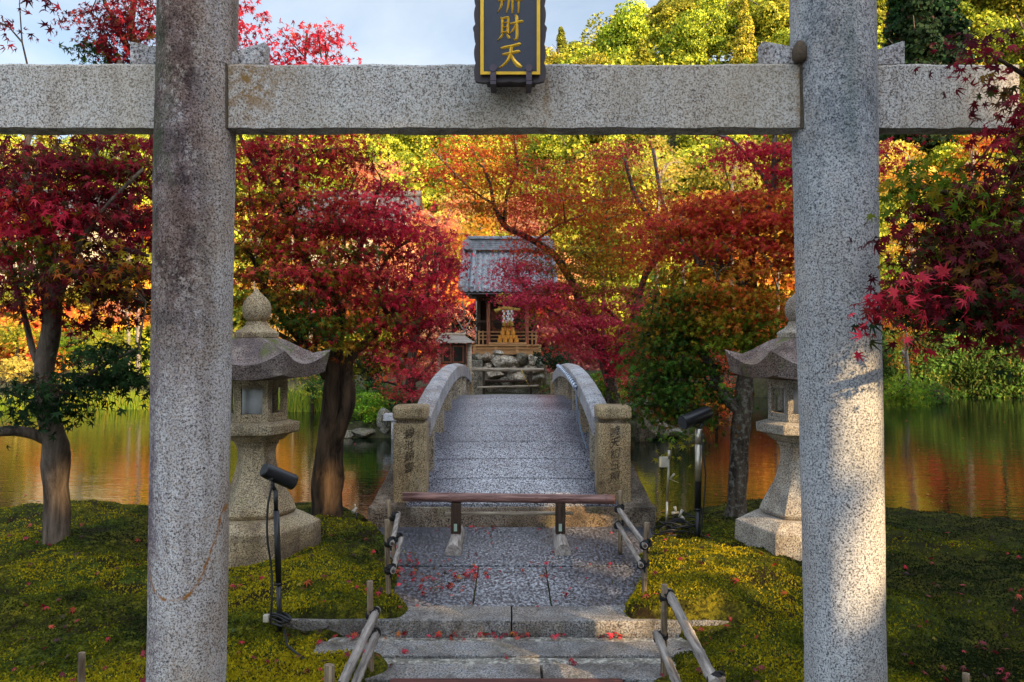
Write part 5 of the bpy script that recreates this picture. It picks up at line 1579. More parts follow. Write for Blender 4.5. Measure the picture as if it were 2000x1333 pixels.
# straw rope with paper streamers and the stacked golden bamboo offerings
RY = SY + 0.12
sr = empty('straw_rope', (sx_(991), RY, sz_(604)), 'golden straw rope with white zigzag paper streamers hanging in the shrine front', 'straw rope')
mb = MB(); mb.tube([(sx_(967), RY, sz_(609)), (sx_(974), RY, sz_(605)), (sx_(984), RY, sz_(602)), (sx_(992), RY, sz_(602.5)), (sx_(1003), RY, sz_(604)), (sx_(1011), RY, sz_(605)), (sx_(1016), RY, sz_(606))],
                  [.075, .04, .05, .06, .045, .04, .075], 9, wob=0.3)
mb.build('rope', MAT['straw'], sr)
for px in (983.5, 990.5, 994, 1000.5):
    mb = MB(); vs = []; 
    z = sz_(606)
    for i in range(5):
        dx = 0.016 if i % 2 else -0.016
        zz = z - i * 0.072
        mb.add([(sx_(px) + dx - .024, RY - .07, zz), (sx_(px) + dx + .024, RY - .07, zz), (sx_(px) + dx + .024, RY - .064, zz - .06), (sx_(px) + dx - .024, RY - .064, zz - .06)], [(0, 1, 2, 3)])
    mb.build('paper_streamer', MAT['paper'], sr)
for px in (984.5, 992, 999):
    mb = MB(); mb.tube([(sx_(px), RY - .03, sz_(606)), (sx_(px), RY - .03, sz_(622)), (sx_(px) + .01, RY - .03, sz_(637))], [.025, .03, .07], 8, wob=.3); mb.build('straw_tassel', MAT['straw'], sr)
tier = [(669.5, (976, 986.5, 997.5, 1008.5)), (662, (981.5, 992, 1002.5)), (654, (982, 992, 1002)), (646.5, (987, 997)), (640, (992,))]
proto = None
rows_ = ['bottom', 'second', 'middle', 'fourth', 'top']
for ti, (py, xs_) in enumerate(tier):
    for j, px in enumerate(xs_):
        x, y, z = sx_(px), SY + 0.10 + 0.03 * ti, sz_(py) + 0.004
        if proto is None:
            proto = empty('bamboo_cup', (x, y, z), '', 'offering cup', 'golden bamboo offering cups stacked before the shrine')
            mb = MB(); mb.lathe([(.062, z), (.066, z + .03), (.06, z + .10), (.066, z + .11)], x, y, 12); mb.build('cup', MAT['brass'], proto)
            mb = MB(); mb.lathe([(.034, z + .105), (.036, z + .15), (.032, z + .19), (.038, z + .20)], x, y, 10); mb.build('neck', MAT['brass'], proto)
            o = proto
        else:
            o = copy_tree(proto); o.location = (x, y, z)
        pos_ = ['the only one', 'left', 'right', 'middle'][0] if len(xs_) == 1 else (['left', 'right'][j] if len(xs_) == 2 else (['left', 'middle', 'right'][j] if len(xs_) == 3 else ['far left', 'inner left', 'inner right', 'far right'][j]))
        o['label'] = 'golden bamboo cup, %s in the %s row of the shrine stack' % (pos_, rows_[ti])

# notice case left of the shrine
NY = 20.3
nc_ = empty('notice_case', (P(888, 0, NY)[0], NY, 0.2), 'small roofed glass-doored notice case standing left of the shrine', 'notice case')
X_ = lambda px: (px - 1000) / F * NY
Z_ = lambda py: EYE + (HZ - py) / F * NY
MB().box(X_(862), X_(909), NY, NY + .45, Z_(712), Z_(672)).build('cabinet', MAT['wood_dark'], nc_, bevel=0.008)
for a, b in ((865, 881), (885, 905)):
    dr = MB().box(X_(a) - .015, X_(b) + .015, NY - .03, NY - .004, Z_(709), Z_(675)).build('door', MAT['wood_red'], nc_)
    MB().box(X_(a) + .02, X_(b) - .02, NY - .036, NY - .031, Z_(706), Z_(678)).build('pane', MAT['glass_dark'], dr)
for px in (857, 916):
    mb = MB(); mb.tube([(X_(px), NY + .1, 0.1), (X_(px), NY + .1, Z_(671))], 0.062, 12); mb.build('post', MAT['bamboo_pale'], nc_)
mb = MB()
a0, a1 = X_(850), X_(925); b0, b1 = X_(858), X_(906)
mb.hexa([(a0, NY - .25, Z_(670)), (a1, NY - .25, Z_(670)), (a1, NY + .75, Z_(670)), (a0, NY + .75, Z_(670))],
        [(b0, NY + .15, Z_(656)), (b1, NY + .15, Z_(656)), (b1, NY + .35, Z_(656)), (b0, NY + .35, Z_(656))])
mb.build('roof', MAT['wood_grey'], nc_, bevel=0.01, rough=0.01, cuts=2)
mb = MB(); bamboo(mb, (b0 - .02, NY + .25, Z_(655)), (b1 + .02, NY + .25, Z_(654)), 0.05, (.3, .6)); mb.build('ridge_pole', MAT['bamboo_pale'], nc_)

# ------------------------------------------------------------------ near trees
tree('maple_tree', 'slender grey maple with dark red crown and low green bough at the far left', 'maple tree', (110, 1090, 7.35),
  [[(112,1100,7.35,30),(110,1060,7.35,24),(108,950,7.35,22),(110,870,7.35,25),(92,800,7.35,20),(85,730,7.35,18),(97,650,7.3,17),(100,570,7.3,18),(82,480,7.3,12),(60,400,7.3,9),(50,310,7.4,6),(70,200,7.5,4)],
   [(105,865,7.35,14),(70,850,7.3,11),(30,842,7.2,10),(-40,840,7.1,9),(-120,800,7.0,6)],
   [(104,590,7.3,12),(135,500,7.3,10),(160,420,7.3,9),(172,350,7.4,7),(200,250,7.6,5),(235,120,7.8,4)],
   [(84,735,7.35,7),(62,680,7.3,6),(48,620,7.3,5),(32,560,7.3,5),(10,480,7.3,3)],
   [(112,600,7.3,7),(128,550,7.2,5),(155,480,7.1,5),(210,400,7.0,4),(280,330,7.1,3)],
   [(92,790,7.3,5),(140,755,7.1,5),(200,715,6.9,4),(270,680,6.8,3)],
   [(96,800,7.3,4),(50,780,7.2,4),(0,760,7.1,3)],
   [(160,420,7.3,6),(230,480,7.2,4),(290,500,7.1,3)]],
  [(210,520,6.8,90,30,.4,240,'olive'),(120,480,7.1,90,50,.5,300,'olive'),(60,400,7.2,70,60,.5,240,'orangered'),(40,330,7.4,90,70,.7,924,'darkred'),(180,330,7.3,110,65,.7,1260,'darkred'),(270,300,7.6,70,40,.6,420,'darkred'),(100,420,7.2,120,55,.6,756,'crimson'),
   (250,420,7.4,80,60,.7,840,'darkred'),(20,480,7.3,60,45,.5,336,'crimson'),(170,520,6.9,130,40,.5,840,'purple'),(270,560,7.2,60,50,.5,420,'purple'),
   (120,570,7.3,60,30,.4,126,'purple'),(40,560,7.2,60,30,.4,210,'purple'),(190,610,7.1,45,18,.3,100,'darkred'),
   (190,300,7.2,130,30,.4,134,'olive'),
   (230,690,6.9,55,35,.4,319,'darkgreen'),(150,745,7.0,75,28,.4,352,'darkgreen'),(230,745,6.9,60,22,.35,218,'darkgreen'),(90,775,7.1,70,20,.35,193,'darkgreen'),
   (25,770,7.1,45,28,.35,201,'darkgreen'),(-30,380,7.4,60,120,.7,588,'darkred'),(-30,20,7.2,70,20,.4,92,'darkred'),(60,-5,7.2,50,12,.3,50,'darkred')],
  'bark_grey', 0.120, 'maple5', seed=1, twigs=170, spray=.30, per=16, layer=.24)

tree('maple_tree', 'tall maple showing only its red top above the beam behind the left pillar', 'maple tree', (300, 1010, 9.6),
  [[(330,1012,9.6,26),(340,900,9.6,22),(345,700,9.6,18),(330,500,9.6,15),(310,300,9.6,12),(275,120,9.6,9),(255,60,9.6,7),(262,0,9.6,5),(270,-120,9.6,3)],
   [(280,140,9.6,7),(245,85,9.6,6),(225,40,9.6,5),(205,5,9.6,4),(190,-60,9.6,3)],[(310,300,9.6,8),(380,180,9.5,6),(430,80,9.5,4),(460,0,9.4,3)]],
  [(245,55,9.6,75,55,.7,950,'darkred'),(285,15,9.5,60,50,.6,350,'darkred'),(280,105,9.6,50,25,.4,180,'darkred'),(195,30,9.6,35,20,.3,60,'darkred'),
   (468,40,9.4,24,60,.3,260,'crimson'),(380,60,9.5,60,60,.6,400,'darkred'),(300,-90,9.6,120,50,.8,700,'darkred')],
  'bark_dark', 0.105, 'maple5', seed=2, twigs=80)
tree('small_green_maple', 'small dark green leafy shoot poking above the beam left of the left pillar', 'maple sapling', (350, 1000, 10.0),
  [[(350,1010,10,7),(350,700,10,6),(340,400,10,5),(320,230,10,3),(250,160,10,2),(205,90,10,2)]],
  [(190,102,9.9,26,20,.3,90,'darkgreen'),(215,112,9.9,32,14,.3,70,'green'),(185,80,9.9,12,14,.2,26,'green')], 'bark_dark', 0.13, 'maple5', seed=3, twigs=16)

tree('maple_tree', 'big twisted maple with deep crimson crown between left lantern and bridge', 'maple tree', (640, 1028, 8.7),
  [[(634,1046,8.7,50),(635,1028,8.7,40),(637,1000,8.7,32),(640,950,8.7,29),(643,880,8.7,28),(648,820,8.7,23),(655,760,8.7,21),(655,700,8.7,18),(658,650,8.7,14),(661,600,8.7,12),(640,565,8.7,10),(612,545,8.7,9),(585,470,8.6,7),(560,420,8.6,6),(540,378,8.6,6),(505,330,8.6,5),(478,290,8.6,4),(460,230,8.6,3)],
   [(632,960,8.7,14),(640,900,8.65,16),(668,830,8.6,13),(680,780,8.6,12),(678,720,8.7,12),(690,690,8.8,10),(720,665,8.9,8),(760,620,9.0,6),(800,560,9.1,5),(830,500,9.2,3)],
   [(640,720,8.7,12),(615,690,8.6,9),(580,655,8.5,8),(545,610,8.4,7),(520,575,8.4,6),(505,530,8.4,5),(490,500,8.4,4),(455,480,8.4,3)],
   [(636,735,8.7,9),(610,700,8.5,7),(570,668,8.4,6),(540,650,8.3,4)],
   [(585,470,8.6,5),(560,400,8.5,5),(548,340,8.5,4),(520,290,8.5,4),(508,250,8.5,3)],
   [(575,460,8.6,4),(580,380,8.6,4),(578,300,8.6,3),(590,180,8.7,3),(600,60,8.7,2)],
   [(661,610,8.7,8),(690,540,8.8,6),(710,460,8.9,5),(730,400,9.0,4),(745,350,9.1,3)],
   [(760,620,9.0,4),(735,560,9.0,4),(760,500,9.1,3),(800,470,9.2,3)]],
  [(520,400,8.35,60,60,.5,380,'olive'),(640,500,8.5,90,40,.6,520,'olive'),(600,600,8.3,90,35,.5,420,'green'),(720,610,8.7,70,30,.5,380,'olive'),(650,350,8.6,60,40,.5,260,'orangered'),(500,330,8.5,60,75,.6,591,'redmix'),(560,300,8.5,80,50,.6,628,'redmix'),(660,290,8.7,75,45,.5,813,'redmix'),(490,450,8.3,50,70,.6,591,'olive'),
   (560,430,8.5,90,80,.8,1256,'redmix'),(650,420,8.8,80,75,.8,1108,'redmix'),(720,430,9.0,85,70,.8,1108,'crimson'),(790,450,9.2,60,55,.7,813,'crimson'),
   (760,365,9.1,35,40,.4,309,'crimson'),(600,540,8.4,95,60,.8,960,'redmix'),(560,560,8.3,90,60,.6,369,'olive'),(640,650,8.5,90,30,.6,258,'olive'),(700,540,8.9,100,65,.9,1404,'redmix'),(790,570,9.2,65,75,.8,1108,'crimson'),
   (530,570,8.2,60,60,.5,406,'olive'),(600,620,8.3,60,35,.5,332,'green'),(740,640,8.9,75,35,.6,665,'redmix'),(830,640,9.3,30,40,.5,221,'darkred'),
   (860,500,9.6,42,60,.6,517,'crimson'),(585,90,8.7,65,45,.5,457,'crimson'),(615,65,8.7,35,35,.4,177,'crimson'),(655,100,8.7,20,12,.2,26,'crimson'),(560,180,8.7,60,60,.6,369,'crimson'),
   (480,520,8.3,35,40,.4,184,'redmix'),(810,660,9.2,45,18,.5,191,'crimson'),(850,590,9.4,30,50,.5,280,'crimson'),(770,700,9.2,30,10,.3,58,'redmix'),(700,690,9.0,35,14,.4,73,'olive'),(590,640,8.4,60,25,.5,132,'redmix')],
  'bark_dark', 0.100, 'maple5', seed=4, twigs=320, spray=.30, per=16, layer=.26)

tree('maple_tree', 'maple with lichened fork and orange olive crown left of the right pillar', 'maple tree', (1436, 1018, 8.7),
  [[(1436,1026,8.7,26),(1437,1000,8.7,20),(1442,930,8.7,18),(1447,850,8.7,18),(1452,780,8.7,18),(1456,730,8.8,14),(1462,650,8.9,12),(1470,580,8.9,11),(1466,520,8.9,8),(1478,450,8.9,6),(1508,390,8.9,6),(1512,300,8.9,5),(1515,200,8.9,3)],
   [(1444,800,8.7,14),(1425,785,8.7,12),(1405,762,8.8,11),(1392,725,8.8,9),(1375,695,8.9,8),(1345,662,9.0,6),(1310,640,9.1,4),(1270,640,9.2,3)],
   [(1468,575,8.9,10),(1445,550,8.9,9),(1415,526,8.8,8),(1390,516,8.8,7),(1366,514,8.8,6),(1356,498,8.8,4),(1330,470,8.8,3)],
   [(1410,524,8.8,5),(1402,490,8.8,5),(1436,465,8.8,4),(1470,400,8.8,3)],
   [(1485,440,8.9,5),(1530,420,8.9,4),(1560,380,8.9,3)],[(1508,380,8.9,4),(1480,330,8.9,3),(1430,275,8.9,3),(1390,262,8.9,2)],
   [(1512,320,8.9,3),(1540,300,8.9,3),(1570,280,8.9,2)],[(1395,730,8.8,4),(1370,780,8.8,3),(1340,800,8.9,2)]],
  [(1480,300,8.9,70,40,.5,513,'crimson'),(1430,285,8.9,50,22,.4,216,'crimson'),(1540,320,8.9,40,60,.4,567,'crimson'),(1390,400,8.9,90,32,.6,1620,'orangered'),(1490,420,8.8,85,45,.6,2025,'orangered'),
   (1340,450,9.0,95,45,.6,2025,'orangered'),(1560,450,8.8,50,50,.5,675,'orangered'),(1440,480,8.8,85,34,.5,1000,'orangered'),(1380,560,8.7,85,45,.6,1700,'oliveorange'),(1470,590,8.6,75,55,.6,1700,'oliveorange'),
   (1400,630,8.7,90,45,.6,1500,'olivegreen'),(1490,650,8.5,40,45,.4,500,'olivegreen'),(1320,600,9.0,60,60,.6,1350,'green'),(1300,680,9.1,65,60,.6,2025,'green'),(1340,740,9.0,80,60,.6,2295,'green'),
   (1275,760,9.1,50,60,.5,1080,'green'),(1340,810,8.9,50,22,.4,297,'green'),(1520,500,8.7,40,60,.4,700,'orangered'),(1330,850,8.2,16,22,.15,48,'lime'),(1285,640,9.0,45,40,.5,513,'olive'),(1720,300,9.2,26,40,.3,351,'crimson'),(1590,400,8.8,60,100,.5,675,'orangered')],
  'bark_lichen', 0.095, 'maple5', seed=5, twigs=320, spray=.30, per=16, layer=.26)

# bough of big leaves reaching in from the right, in front of the gate
tree('maple_tree', 'shaded maple bough of big purple red leaves reaching in before the right pillar', 'maple tree', (2250, 1500, 3.4),
  [[(2330,1500,3.4,60),(2320,1100,3.4,52),(2300,700,3.4,42),(2230,520,3.4,30),(2100,440,3.4,16),(1980,400,3.4,10),(1880,380,3.4,6),(1800,370,3.4,3)],
   [(2230,520,3.4,18),(2120,560,3.3,10),(2000,560,3.3,7),(1880,555,3.3,5),(1790,560,3.3,3),(1720,585,3.3,2)],
   [(2300,700,3.4,20),(2200,420,3.4,12),(2120,240,3.4,8),(2020,160,3.4,5),(1940,110,3.4,3)]],
  [(1880,400,3.45,90,75,.28,300,'purple'),(1960,350,3.4,90,70,.3,260,'purple'),(1820,340,3.45,60,45,.25,170,'olivegreen'),(1900,420,3.4,80,60,.25,160,'olivegreen'),(1930,600,3.25,80,40,.2,150,'darkgreen'),(1950,480,3.3,120,70,.3,480,'purple'),(1850,500,3.3,90,45,.25,260,'purple'),
   (1790,560,3.25,85,30,.2,90,'crimson'),(1800,570,3.25,85,32,.2,110,'purple'),(1900,570,3.25,110,40,.25,330,'purple'),(1830,600,3.3,80,25,.2,120,'darkgreen'),(1960,620,3.3,60,35,.2,140,'darkred'),(1730,580,3.2,35,22,.15,34,'crimson'),
   (1790,430,3.4,50,40,.2,70,'darkred'),(1925,80,3.4,45,35,.2,70,'darkred'),(1995,130,3.4,40,55,.25,80,'purple'),(1985,220,3.4,30,70,.2,90,'darkred'),(2080,260,3.4,60,130,.3,150,'purple'),(2080,520,3.4,90,120,.3,60,'purple')],
  'bark_dark', 0.080, 'maple7', seed=6, per=10, spray=0.15, twigs=110, twig_r=0.005, droop=0.5)

# ------------------------------------------------------------------ island planting beyond the bridge
tree('maple_tree', 'spreading orange and pink maple leaning over the bridge in front of the shrine roof', 'maple tree', (1185, 790, 18.2),
  [[(1200,800,18.2,14),(1190,740,18.0,12),(1160,650,17.5,9),(1120,560,17,8),(1088,503,16.6,7),(1045,472,16.3,6),(1010,455,16,5),(985,440,15.8,5),(965,400,15.6,4),(955,350,15.4,3),(930,310,15.2,2)],
   [(1190,740,18,9),(1230,640,17.5,7),(1260,540,17,6),(1290,480,16.5,6),(1270,430,16.2,5),(1240,380,16,4),(1220,310,15.8,3)],
   [(985,440,15.8,4),(990,380,15.6,3),(1010,330,15.4,3),(1005,280,15.2,2)],[(965,400,15.6,3),(920,370,15.4,2),(870,320,15.2,2),(840,290,15.2,1)],
   [(1190,720,17.8,7),(1130,640,17,4),(1060,600,16.6,3),(1010,540,16.4,2)],[(1200,700,17.9,6),(1215,640,17.2,4),(1180,600,17,3)],
   [(1260,540,17,5),(1310,460,16.8,4),(1290,380,16.5,3),(1275,290,16.5,3)],[(1045,472,16.3,3),(1090,440,16,2),(1140,420,16,2)]],
  [(900,290,15.3,85,22,.6,735,'orangered'),(990,285,15.3,60,25,.6,665,'orange'),(880,340,15.3,70,26,.7,910,'orangered'),(950,330,15.3,60,40,.7,910,'orange'),(1030,330,15.5,70,38,.7,1137,'orangered'),
   (960,395,15.5,90,30,.8,1400,'orange'),(1060,390,15.8,90,40,.9,2100,'orangered'),(1150,340,16,80,45,.9,1575,'orangered'),(1210,290,16,70,25,.7,735,'crimson'),(1160,420,16.2,90,45,.9,2275,'orange'),
   (1250,400,16.2,80,50,.9,2100,'orangered'),(1040,450,16,60,30,.7,910,'orangered'),(1120,500,16.4,85,45,.9,2625,'olive'),(1200,500,16.6,85,45,.9,2100,'orange'),(1270,480,16.6,70,50,.9,1575,'orangered'),
   (1012,525,16.2,50,36,.6,1700,'pink'),(1040,495,16.2,40,22,.5,525,'orangered'),(1055,570,16.2,80,36,.8,3000,'pink'),(1120,560,16.6,75,35,.8,1400,'olive'),(1130,620,16.6,90,40,.9,2975,'pink'),(1080,600,16.4,50,20,.6,525,'orange'),
   (1210,600,16.8,85,50,.9,2800,'pink'),(1180,560,16.8,60,30,.8,735,'olive'),(1160,660,17,85,36,.9,2275,'pink'),(1240,660,17,60,60,.9,2100,'crimson'),(1230,710,17.2,50,35,.8,735,'crimson'),(1110,655,17,45,22,.7,455,'orangered'),
   (920,378,15.4,60,18,.5,350,'olive')],
  'bark_lichen', 0.085, 'maple5', seed=7, twigs=300, twig_r=0.012, spray=0.42, per=20, layer=.34)

tree('yellow_maple', 'thin yellow green maple spray hanging before the shrine eaves', 'maple sapling', (1120, 770, 19.5),
  [[(1125,770,19.5,5),(1110,680,19.5,4),(1060,600,19.5,3),(1000,578,19.5,2)]],
  [(985,580,19.5,22,6,.3,60,'gold'),(1010,588,19.5,18,8,.3,50,'lime'),(1040,620,19.4,14,12,.3,50,'lime')], 'bark_dark', 0.08, 'tri', seed=17, twigs=10)

tree('maple_tree', 'crimson maple rising left of the shrine behind the big twisted maple', 'maple tree', (800, 760, 19.6),
  [[(800,765,19.6,9),(805,700,19.6,8),(820,620,19.6,7),(845,540,19.6,5),(860,470,19.6,3)],[(820,620,19.6,5),(870,560,19.6,4),(885,500,19.6,3)]],
  [(850,500,19.6,55,60,1.0,1100,'crimson'),(875,470,19.8,30,35,.8,500,'crimson'),(830,590,19.6,55,50,1.0,800,'orangered'),(875,545,19.6,25,45,.7,420,'orangered'),(860,610,19.8,25,30,.6,220,'orangered'),(820,430,20,50,50,1,600,'orangered')],
  'bark_dark', 0.085, 'tri', seed=8, twigs=60, spray=.3)
tree('low_maple', 'low spreading scarlet maple above the round bush left of the bridge', 'maple tree', (800, 800, 18.9),
  [[(815,815,18.9,7),(810,770,18.9,6),(800,730,18.9,4),(780,700,18.9,3)],[(808,765,18.9,4),(770,750,18.9,3),(745,745,18.8,2)],[(805,750,18.9,4),(840,715,18.9,3),(850,690,18.9,2)]],
  [(770,700,18.9,45,14,.6,420,'crimson'),(810,725,18.8,52,15,.7,620,'crimson'),(790,762,18.7,52,13,.6,520,'crimson'),(840,700,19,32,22,.6,360,'redmix'),(760,735,18.8,26,8,.4,140,'orangered'),(850,740,18.8,25,18,.5,240,'crimson'),(740,685,19.2,35,18,.6,240,'crimson')],
  'bark_dark', 0.085, 'tri', seed=9, twigs=40, spray=.3)
tree('clipped_bush', 'round clipped bright green bush at the island shore left of the bridge', 'bush', (715, 830, 18.8),
  [[(715,835,18.8,5),(715,800,18.8,4)]],
  [(705,798,18.7,52,38,.6,2600,'limebright'),(738,802,18.6,34,36,.5,1300,'limebright'),(675,822,18.7,22,20,.4,400,'green'),(720,828,18.6,40,20,.4,600,'green')], 'bark_dark', 0.075, 'oval', seed=10, twigs=12, spray=.14, leafmat='needle')
for (px, py, Y, rx, ry, n, pal, nm, lab) in (
   (718, 715, 20.5, 34, 50, 1500, 'darkgreen', 'camellia_bush', 'dark glossy evergreen shrub behind the round clipped bush'),
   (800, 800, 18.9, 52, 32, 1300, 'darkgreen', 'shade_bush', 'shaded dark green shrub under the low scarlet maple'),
   (1185, 755, 18.6, 34, 36, 900, 'lime', 'leafy_bush', 'bright yellow green leafy shrub right of the bridge railing'),
   (1085, 700, 21.5, 45, 30, 1100, 'darkgreen', 'fern_bush', 'dark green bush right of the shrine podium'),
   (1230, 770, 20.0, 60, 45, 1300, 'redmix', 'brown_bush', 'reddish brown shrub above the tall lichen rock'),
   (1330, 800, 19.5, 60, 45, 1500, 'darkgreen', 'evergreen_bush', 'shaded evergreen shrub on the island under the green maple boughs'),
   (1400, 780, 20.5, 55, 60, 1500, 'orange', 'azalea_bush', 'low orange and scarlet maple behind the forked maple trunk'),
   (650, 760, 21, 50, 70, 1500, 'green', 'green_bush', 'green shrub on the island behind the twisted maple trunk'),
   (610, 740, 24.0, 50, 60, 1200, 'yelgreen', 'yellow_bush', 'yellow green shrub between left lantern and twisted trunk'),
   (885, 630, 24.5, 60, 55, 1500, 'darkgreen', 'evergreen_bush', 'dark evergreen bush behind the roofed notice case'),
   (745, 770, 20.0, 60, 30, 1300, 'green', 'green_bush', 'mid green shrub on the island between the round bush and the scarlet maple'),
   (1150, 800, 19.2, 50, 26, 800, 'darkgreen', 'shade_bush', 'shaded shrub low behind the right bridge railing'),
   (1085, 760, 19.0, 22, 12, 260, 'green', 'fern_bush', 'small fern at the far foot of the right bridge railing')):
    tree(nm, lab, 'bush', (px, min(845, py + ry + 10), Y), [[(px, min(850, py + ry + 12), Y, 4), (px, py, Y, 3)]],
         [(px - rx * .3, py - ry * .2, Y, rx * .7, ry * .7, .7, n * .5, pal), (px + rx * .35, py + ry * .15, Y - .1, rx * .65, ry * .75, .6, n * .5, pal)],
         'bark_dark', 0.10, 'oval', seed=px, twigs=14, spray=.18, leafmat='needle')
# bare pale sapling
sp_ = []
for (a, b) in (((906, 655), (902, 560)), ((905, 645), (868, 590)), ((906, 650), (922, 610)), ((903, 620), (885, 575)), ((904, 610), (915, 575)), ((903, 600), (903, 555)), ((906, 655), (930, 640))):
    sp_.append([(a[0], a[1], 21.2, 1.3), ((a[0] + b[0]) / 2 + 2, (a[1] + b[1]) / 2, 21.2, .8), (b[0], b[1], 21.2, .35)])
sp_.append([(907, 730, 21.2, 2.6), (906, 650, 21.2, 2)])
tree('bare_sapling', 'leafless pale sapling fanning out above the notice case', 'sapling', (907, 730, 21.2), sp_, [(900, 600, 21.3, 30, 28, .4, 90, 'crimson')], 'bark_pale', 0.06, 'tri', seed=31, twigs=0)

# ------------------------------------------------------------------ far garden: lit maples, shrubs, hedge
far = [
 # px, py(crown), Y, rx, ry, n, palette, bark, label
 (735, 345, 37, 55, 45, 1500, 'peach', 'bark_pale', 'pink sunlit maple in front of the grey temple roof'),
 (860, 420, 33, 70, 55, 2600, 'peach', 'bark_pale', 'sunlit peach maple up behind the shrine, left of its ridge'),
 (935, 455, 30, 60, 40, 1800, 'gold', 'bark_pale', 'golden maple glowing just behind the shrine roof'),
 (1010, 430, 31, 60, 45, 1800, 'peach', 'bark_pale', 'salmon maple behind the right end of the shrine ridge'),
 (1290, 320, 36, 80, 60, 1500, 'yellow', 'bark_pale', 'pale branched yellow tree in the middle of the garden slope'),
 (1430, 310, 38, 80, 60, 1600, 'yellow', 'bark_pale', 'pale branched yellow tree left of the right pillar'),
 (1330, 400, 34, 90, 50, 1800, 'gold', 'bark_pale', 'gold leaved tree behind the orange and olive maples'),
 (1520, 480, 32, 90, 80, 2200, 'gold', 'bark_pale', 'golden tree behind the forked maple crown'),
 (1780, 330, 36, 80, 60, 2200, 'gold', 'bark_pale', 'orange gold tree directly right of the right pillar under the beam'),
 (1900, 310, 38, 90, 60, 2400, 'orange', 'bark_pale', 'bright orange tree under the right end of the beam'),
 (1960, 430, 32, 95, 130, 4200, 'darkgreen', 'bark_dark', 'dark evergreen at the right edge behind the purple bough'),  # added to darken what the right pond reflects
 (1790, 470, 37, 80, 60, 2000, 'gold', 'bark_pale', 'golden tree behind the purple bough beside the right pillar'),
 (1880, 560, 34, 90, 60, 2600, 'orangered', 'bark_dark', 'red orange tree above the hedge behind the purple bough'),
 (2070, 450, 31.5, 100, 150, 4200, 'darkgreen', 'bark_dark', 'tall dark evergreen just past the right edge of the hedge'),  # added, out of view, for a darker pond reflection
 (1850, 450, 33.5, 60, 100, 2600, 'darkgreen', 'bark_dark', 'dark green tree between the golden and red orange trees behind the hedge'),  # added for the pond reflection as well
 (1745, 620, 30, 40, 35, 800, 'gold', 'bark_pale', 'small yellow maple hanging at the left end of the hedge'),
 (1770, 670, 27.5, 24, 45, 420, 'orange', 'bark_pale', 'narrow orange maple spray hanging in front of the hedge'),
 (1420, 700, 27, 90, 70, 1800, 'orangered', 'bark_pale', 'scarlet maple across the water behind the forked maple'),
 (1290, 600, 30, 90, 90, 2200, 'green', 'bark_dark', 'green tree behind the island right of the shrine'),
 (1180, 520, 31, 80, 70, 1600, 'yelgreen', 'bark_dark', 'yellow green tree directly right behind the shrine'),
 (1560, 620, 30, 80, 80, 1500, 'green', 'bark_dark', 'green tree behind the right lantern'),
 (250, 300, 38, 70, 40, 1400, 'yelgreen', 'bark_pale', 'yellow green tree behind the dark maple left of the left pillar'),
 (60, 300, 38, 80, 50, 1500, 'yellow', 'bark_pale', 'yellow tree at the upper left edge under the beam'),
 (270, 430, 33, 60, 60, 1500, 'orangered', 'bark_pale', 'orange maple glowing against the left edge of the left pillar'),
 (30, 430, 36, 70, 60, 1400, 'gold', 'bark_pale', 'gold tree at the far left edge'),
 (500, 450, 33, 90, 90, 2000, 'orange', 'bark_pale', 'orange tree behind the crown of the twisted maple'),
 (570, 330, 38, 90, 60, 1800, 'yelgreen', 'bark_pale', 'yellow green tree under the beam right of the left pillar'),
 (250, 600, 33, 50, 34, 900, 'peach', 'bark_pale', 'pink maple above the far shore next to the left pillar'),
 (520, 620, 30, 70, 60, 1500, 'gold', 'bark_pale', 'golden tree behind the finial of the left lantern'),
 (600, 520, 31, 80, 60, 1500, 'orange', 'bark_pale', 'orange maple across the water behind the crimson crown'),
 (640, 480, 41, 80, 55, 2200, 'gold', 'bark_pale', 'gold tree below the grey temple roof behind the crimson crown'),
 (760, 490, 40, 80, 60, 2600, 'peach', 'bark_pale', 'peach maple directly below the grey temple roof'),
 (690, 590, 33, 90, 60, 2400, 'orange', 'bark_pale', 'orange maple behind the trunk fork of the twisted maple'),
 (540, 540, 36, 80, 50, 2000, 'gold', 'bark_pale', 'gold tree behind the top of the left lantern'),
 (780, 560, 27, 70, 70, 1500, 'green', 'bark_dark', 'green tree on the island behind the crimson maple'),
]
def far_tree(px, py, Y, rx, ry, n, pal, bk, lab, name='garden_tree', size=0.16, kind='tri', cat='tree', seed=None):
    gz = float(ground_z(np.array([(px - 1000) / F * Y]), np.array([Y]))[0])
    gpy = HZ + (EYE - gz) / Y * F + 4
    rs = random.Random(px * 7 + py); brs = [[(px, gpy, Y, 4.5), (px + rs.uniform(-8, 8), (gpy + py) / 2, Y, 3.5), (px, py + ry * .2, Y, 2.2)]]
    blobs = []
    for i in range(6):
        a = rs.uniform(0, 2 * PI); q_ = rs.uniform(.25, .75)
        ex, ey, eY = px + rx * q_ * math.cos(a), py + ry * q_ * math.sin(a), Y + rs.uniform(-.8, .8)
        blobs.append((ex, ey, eY, rx * .48, ry * .42, rx / F * Y * .5, n / 6, pal))
        brs.append([(px, py + ry * rs.uniform(.3, .9), Y, 2.2), ((px + ex) / 2 + rs.uniform(-6, 6), (py + ey) / 2, (Y + eY) / 2, 1.5), (ex, ey, eY, .8)])
    return tree(name, lab, cat, (px, gpy, Y), brs, blobs, bk, size, kind, seed=seed or (px * 3 + py), twigs=26, spray=0.42, twig_r=0.022, per=16, leafmat='leaf')
for f_ in far: far_tree(*f_)
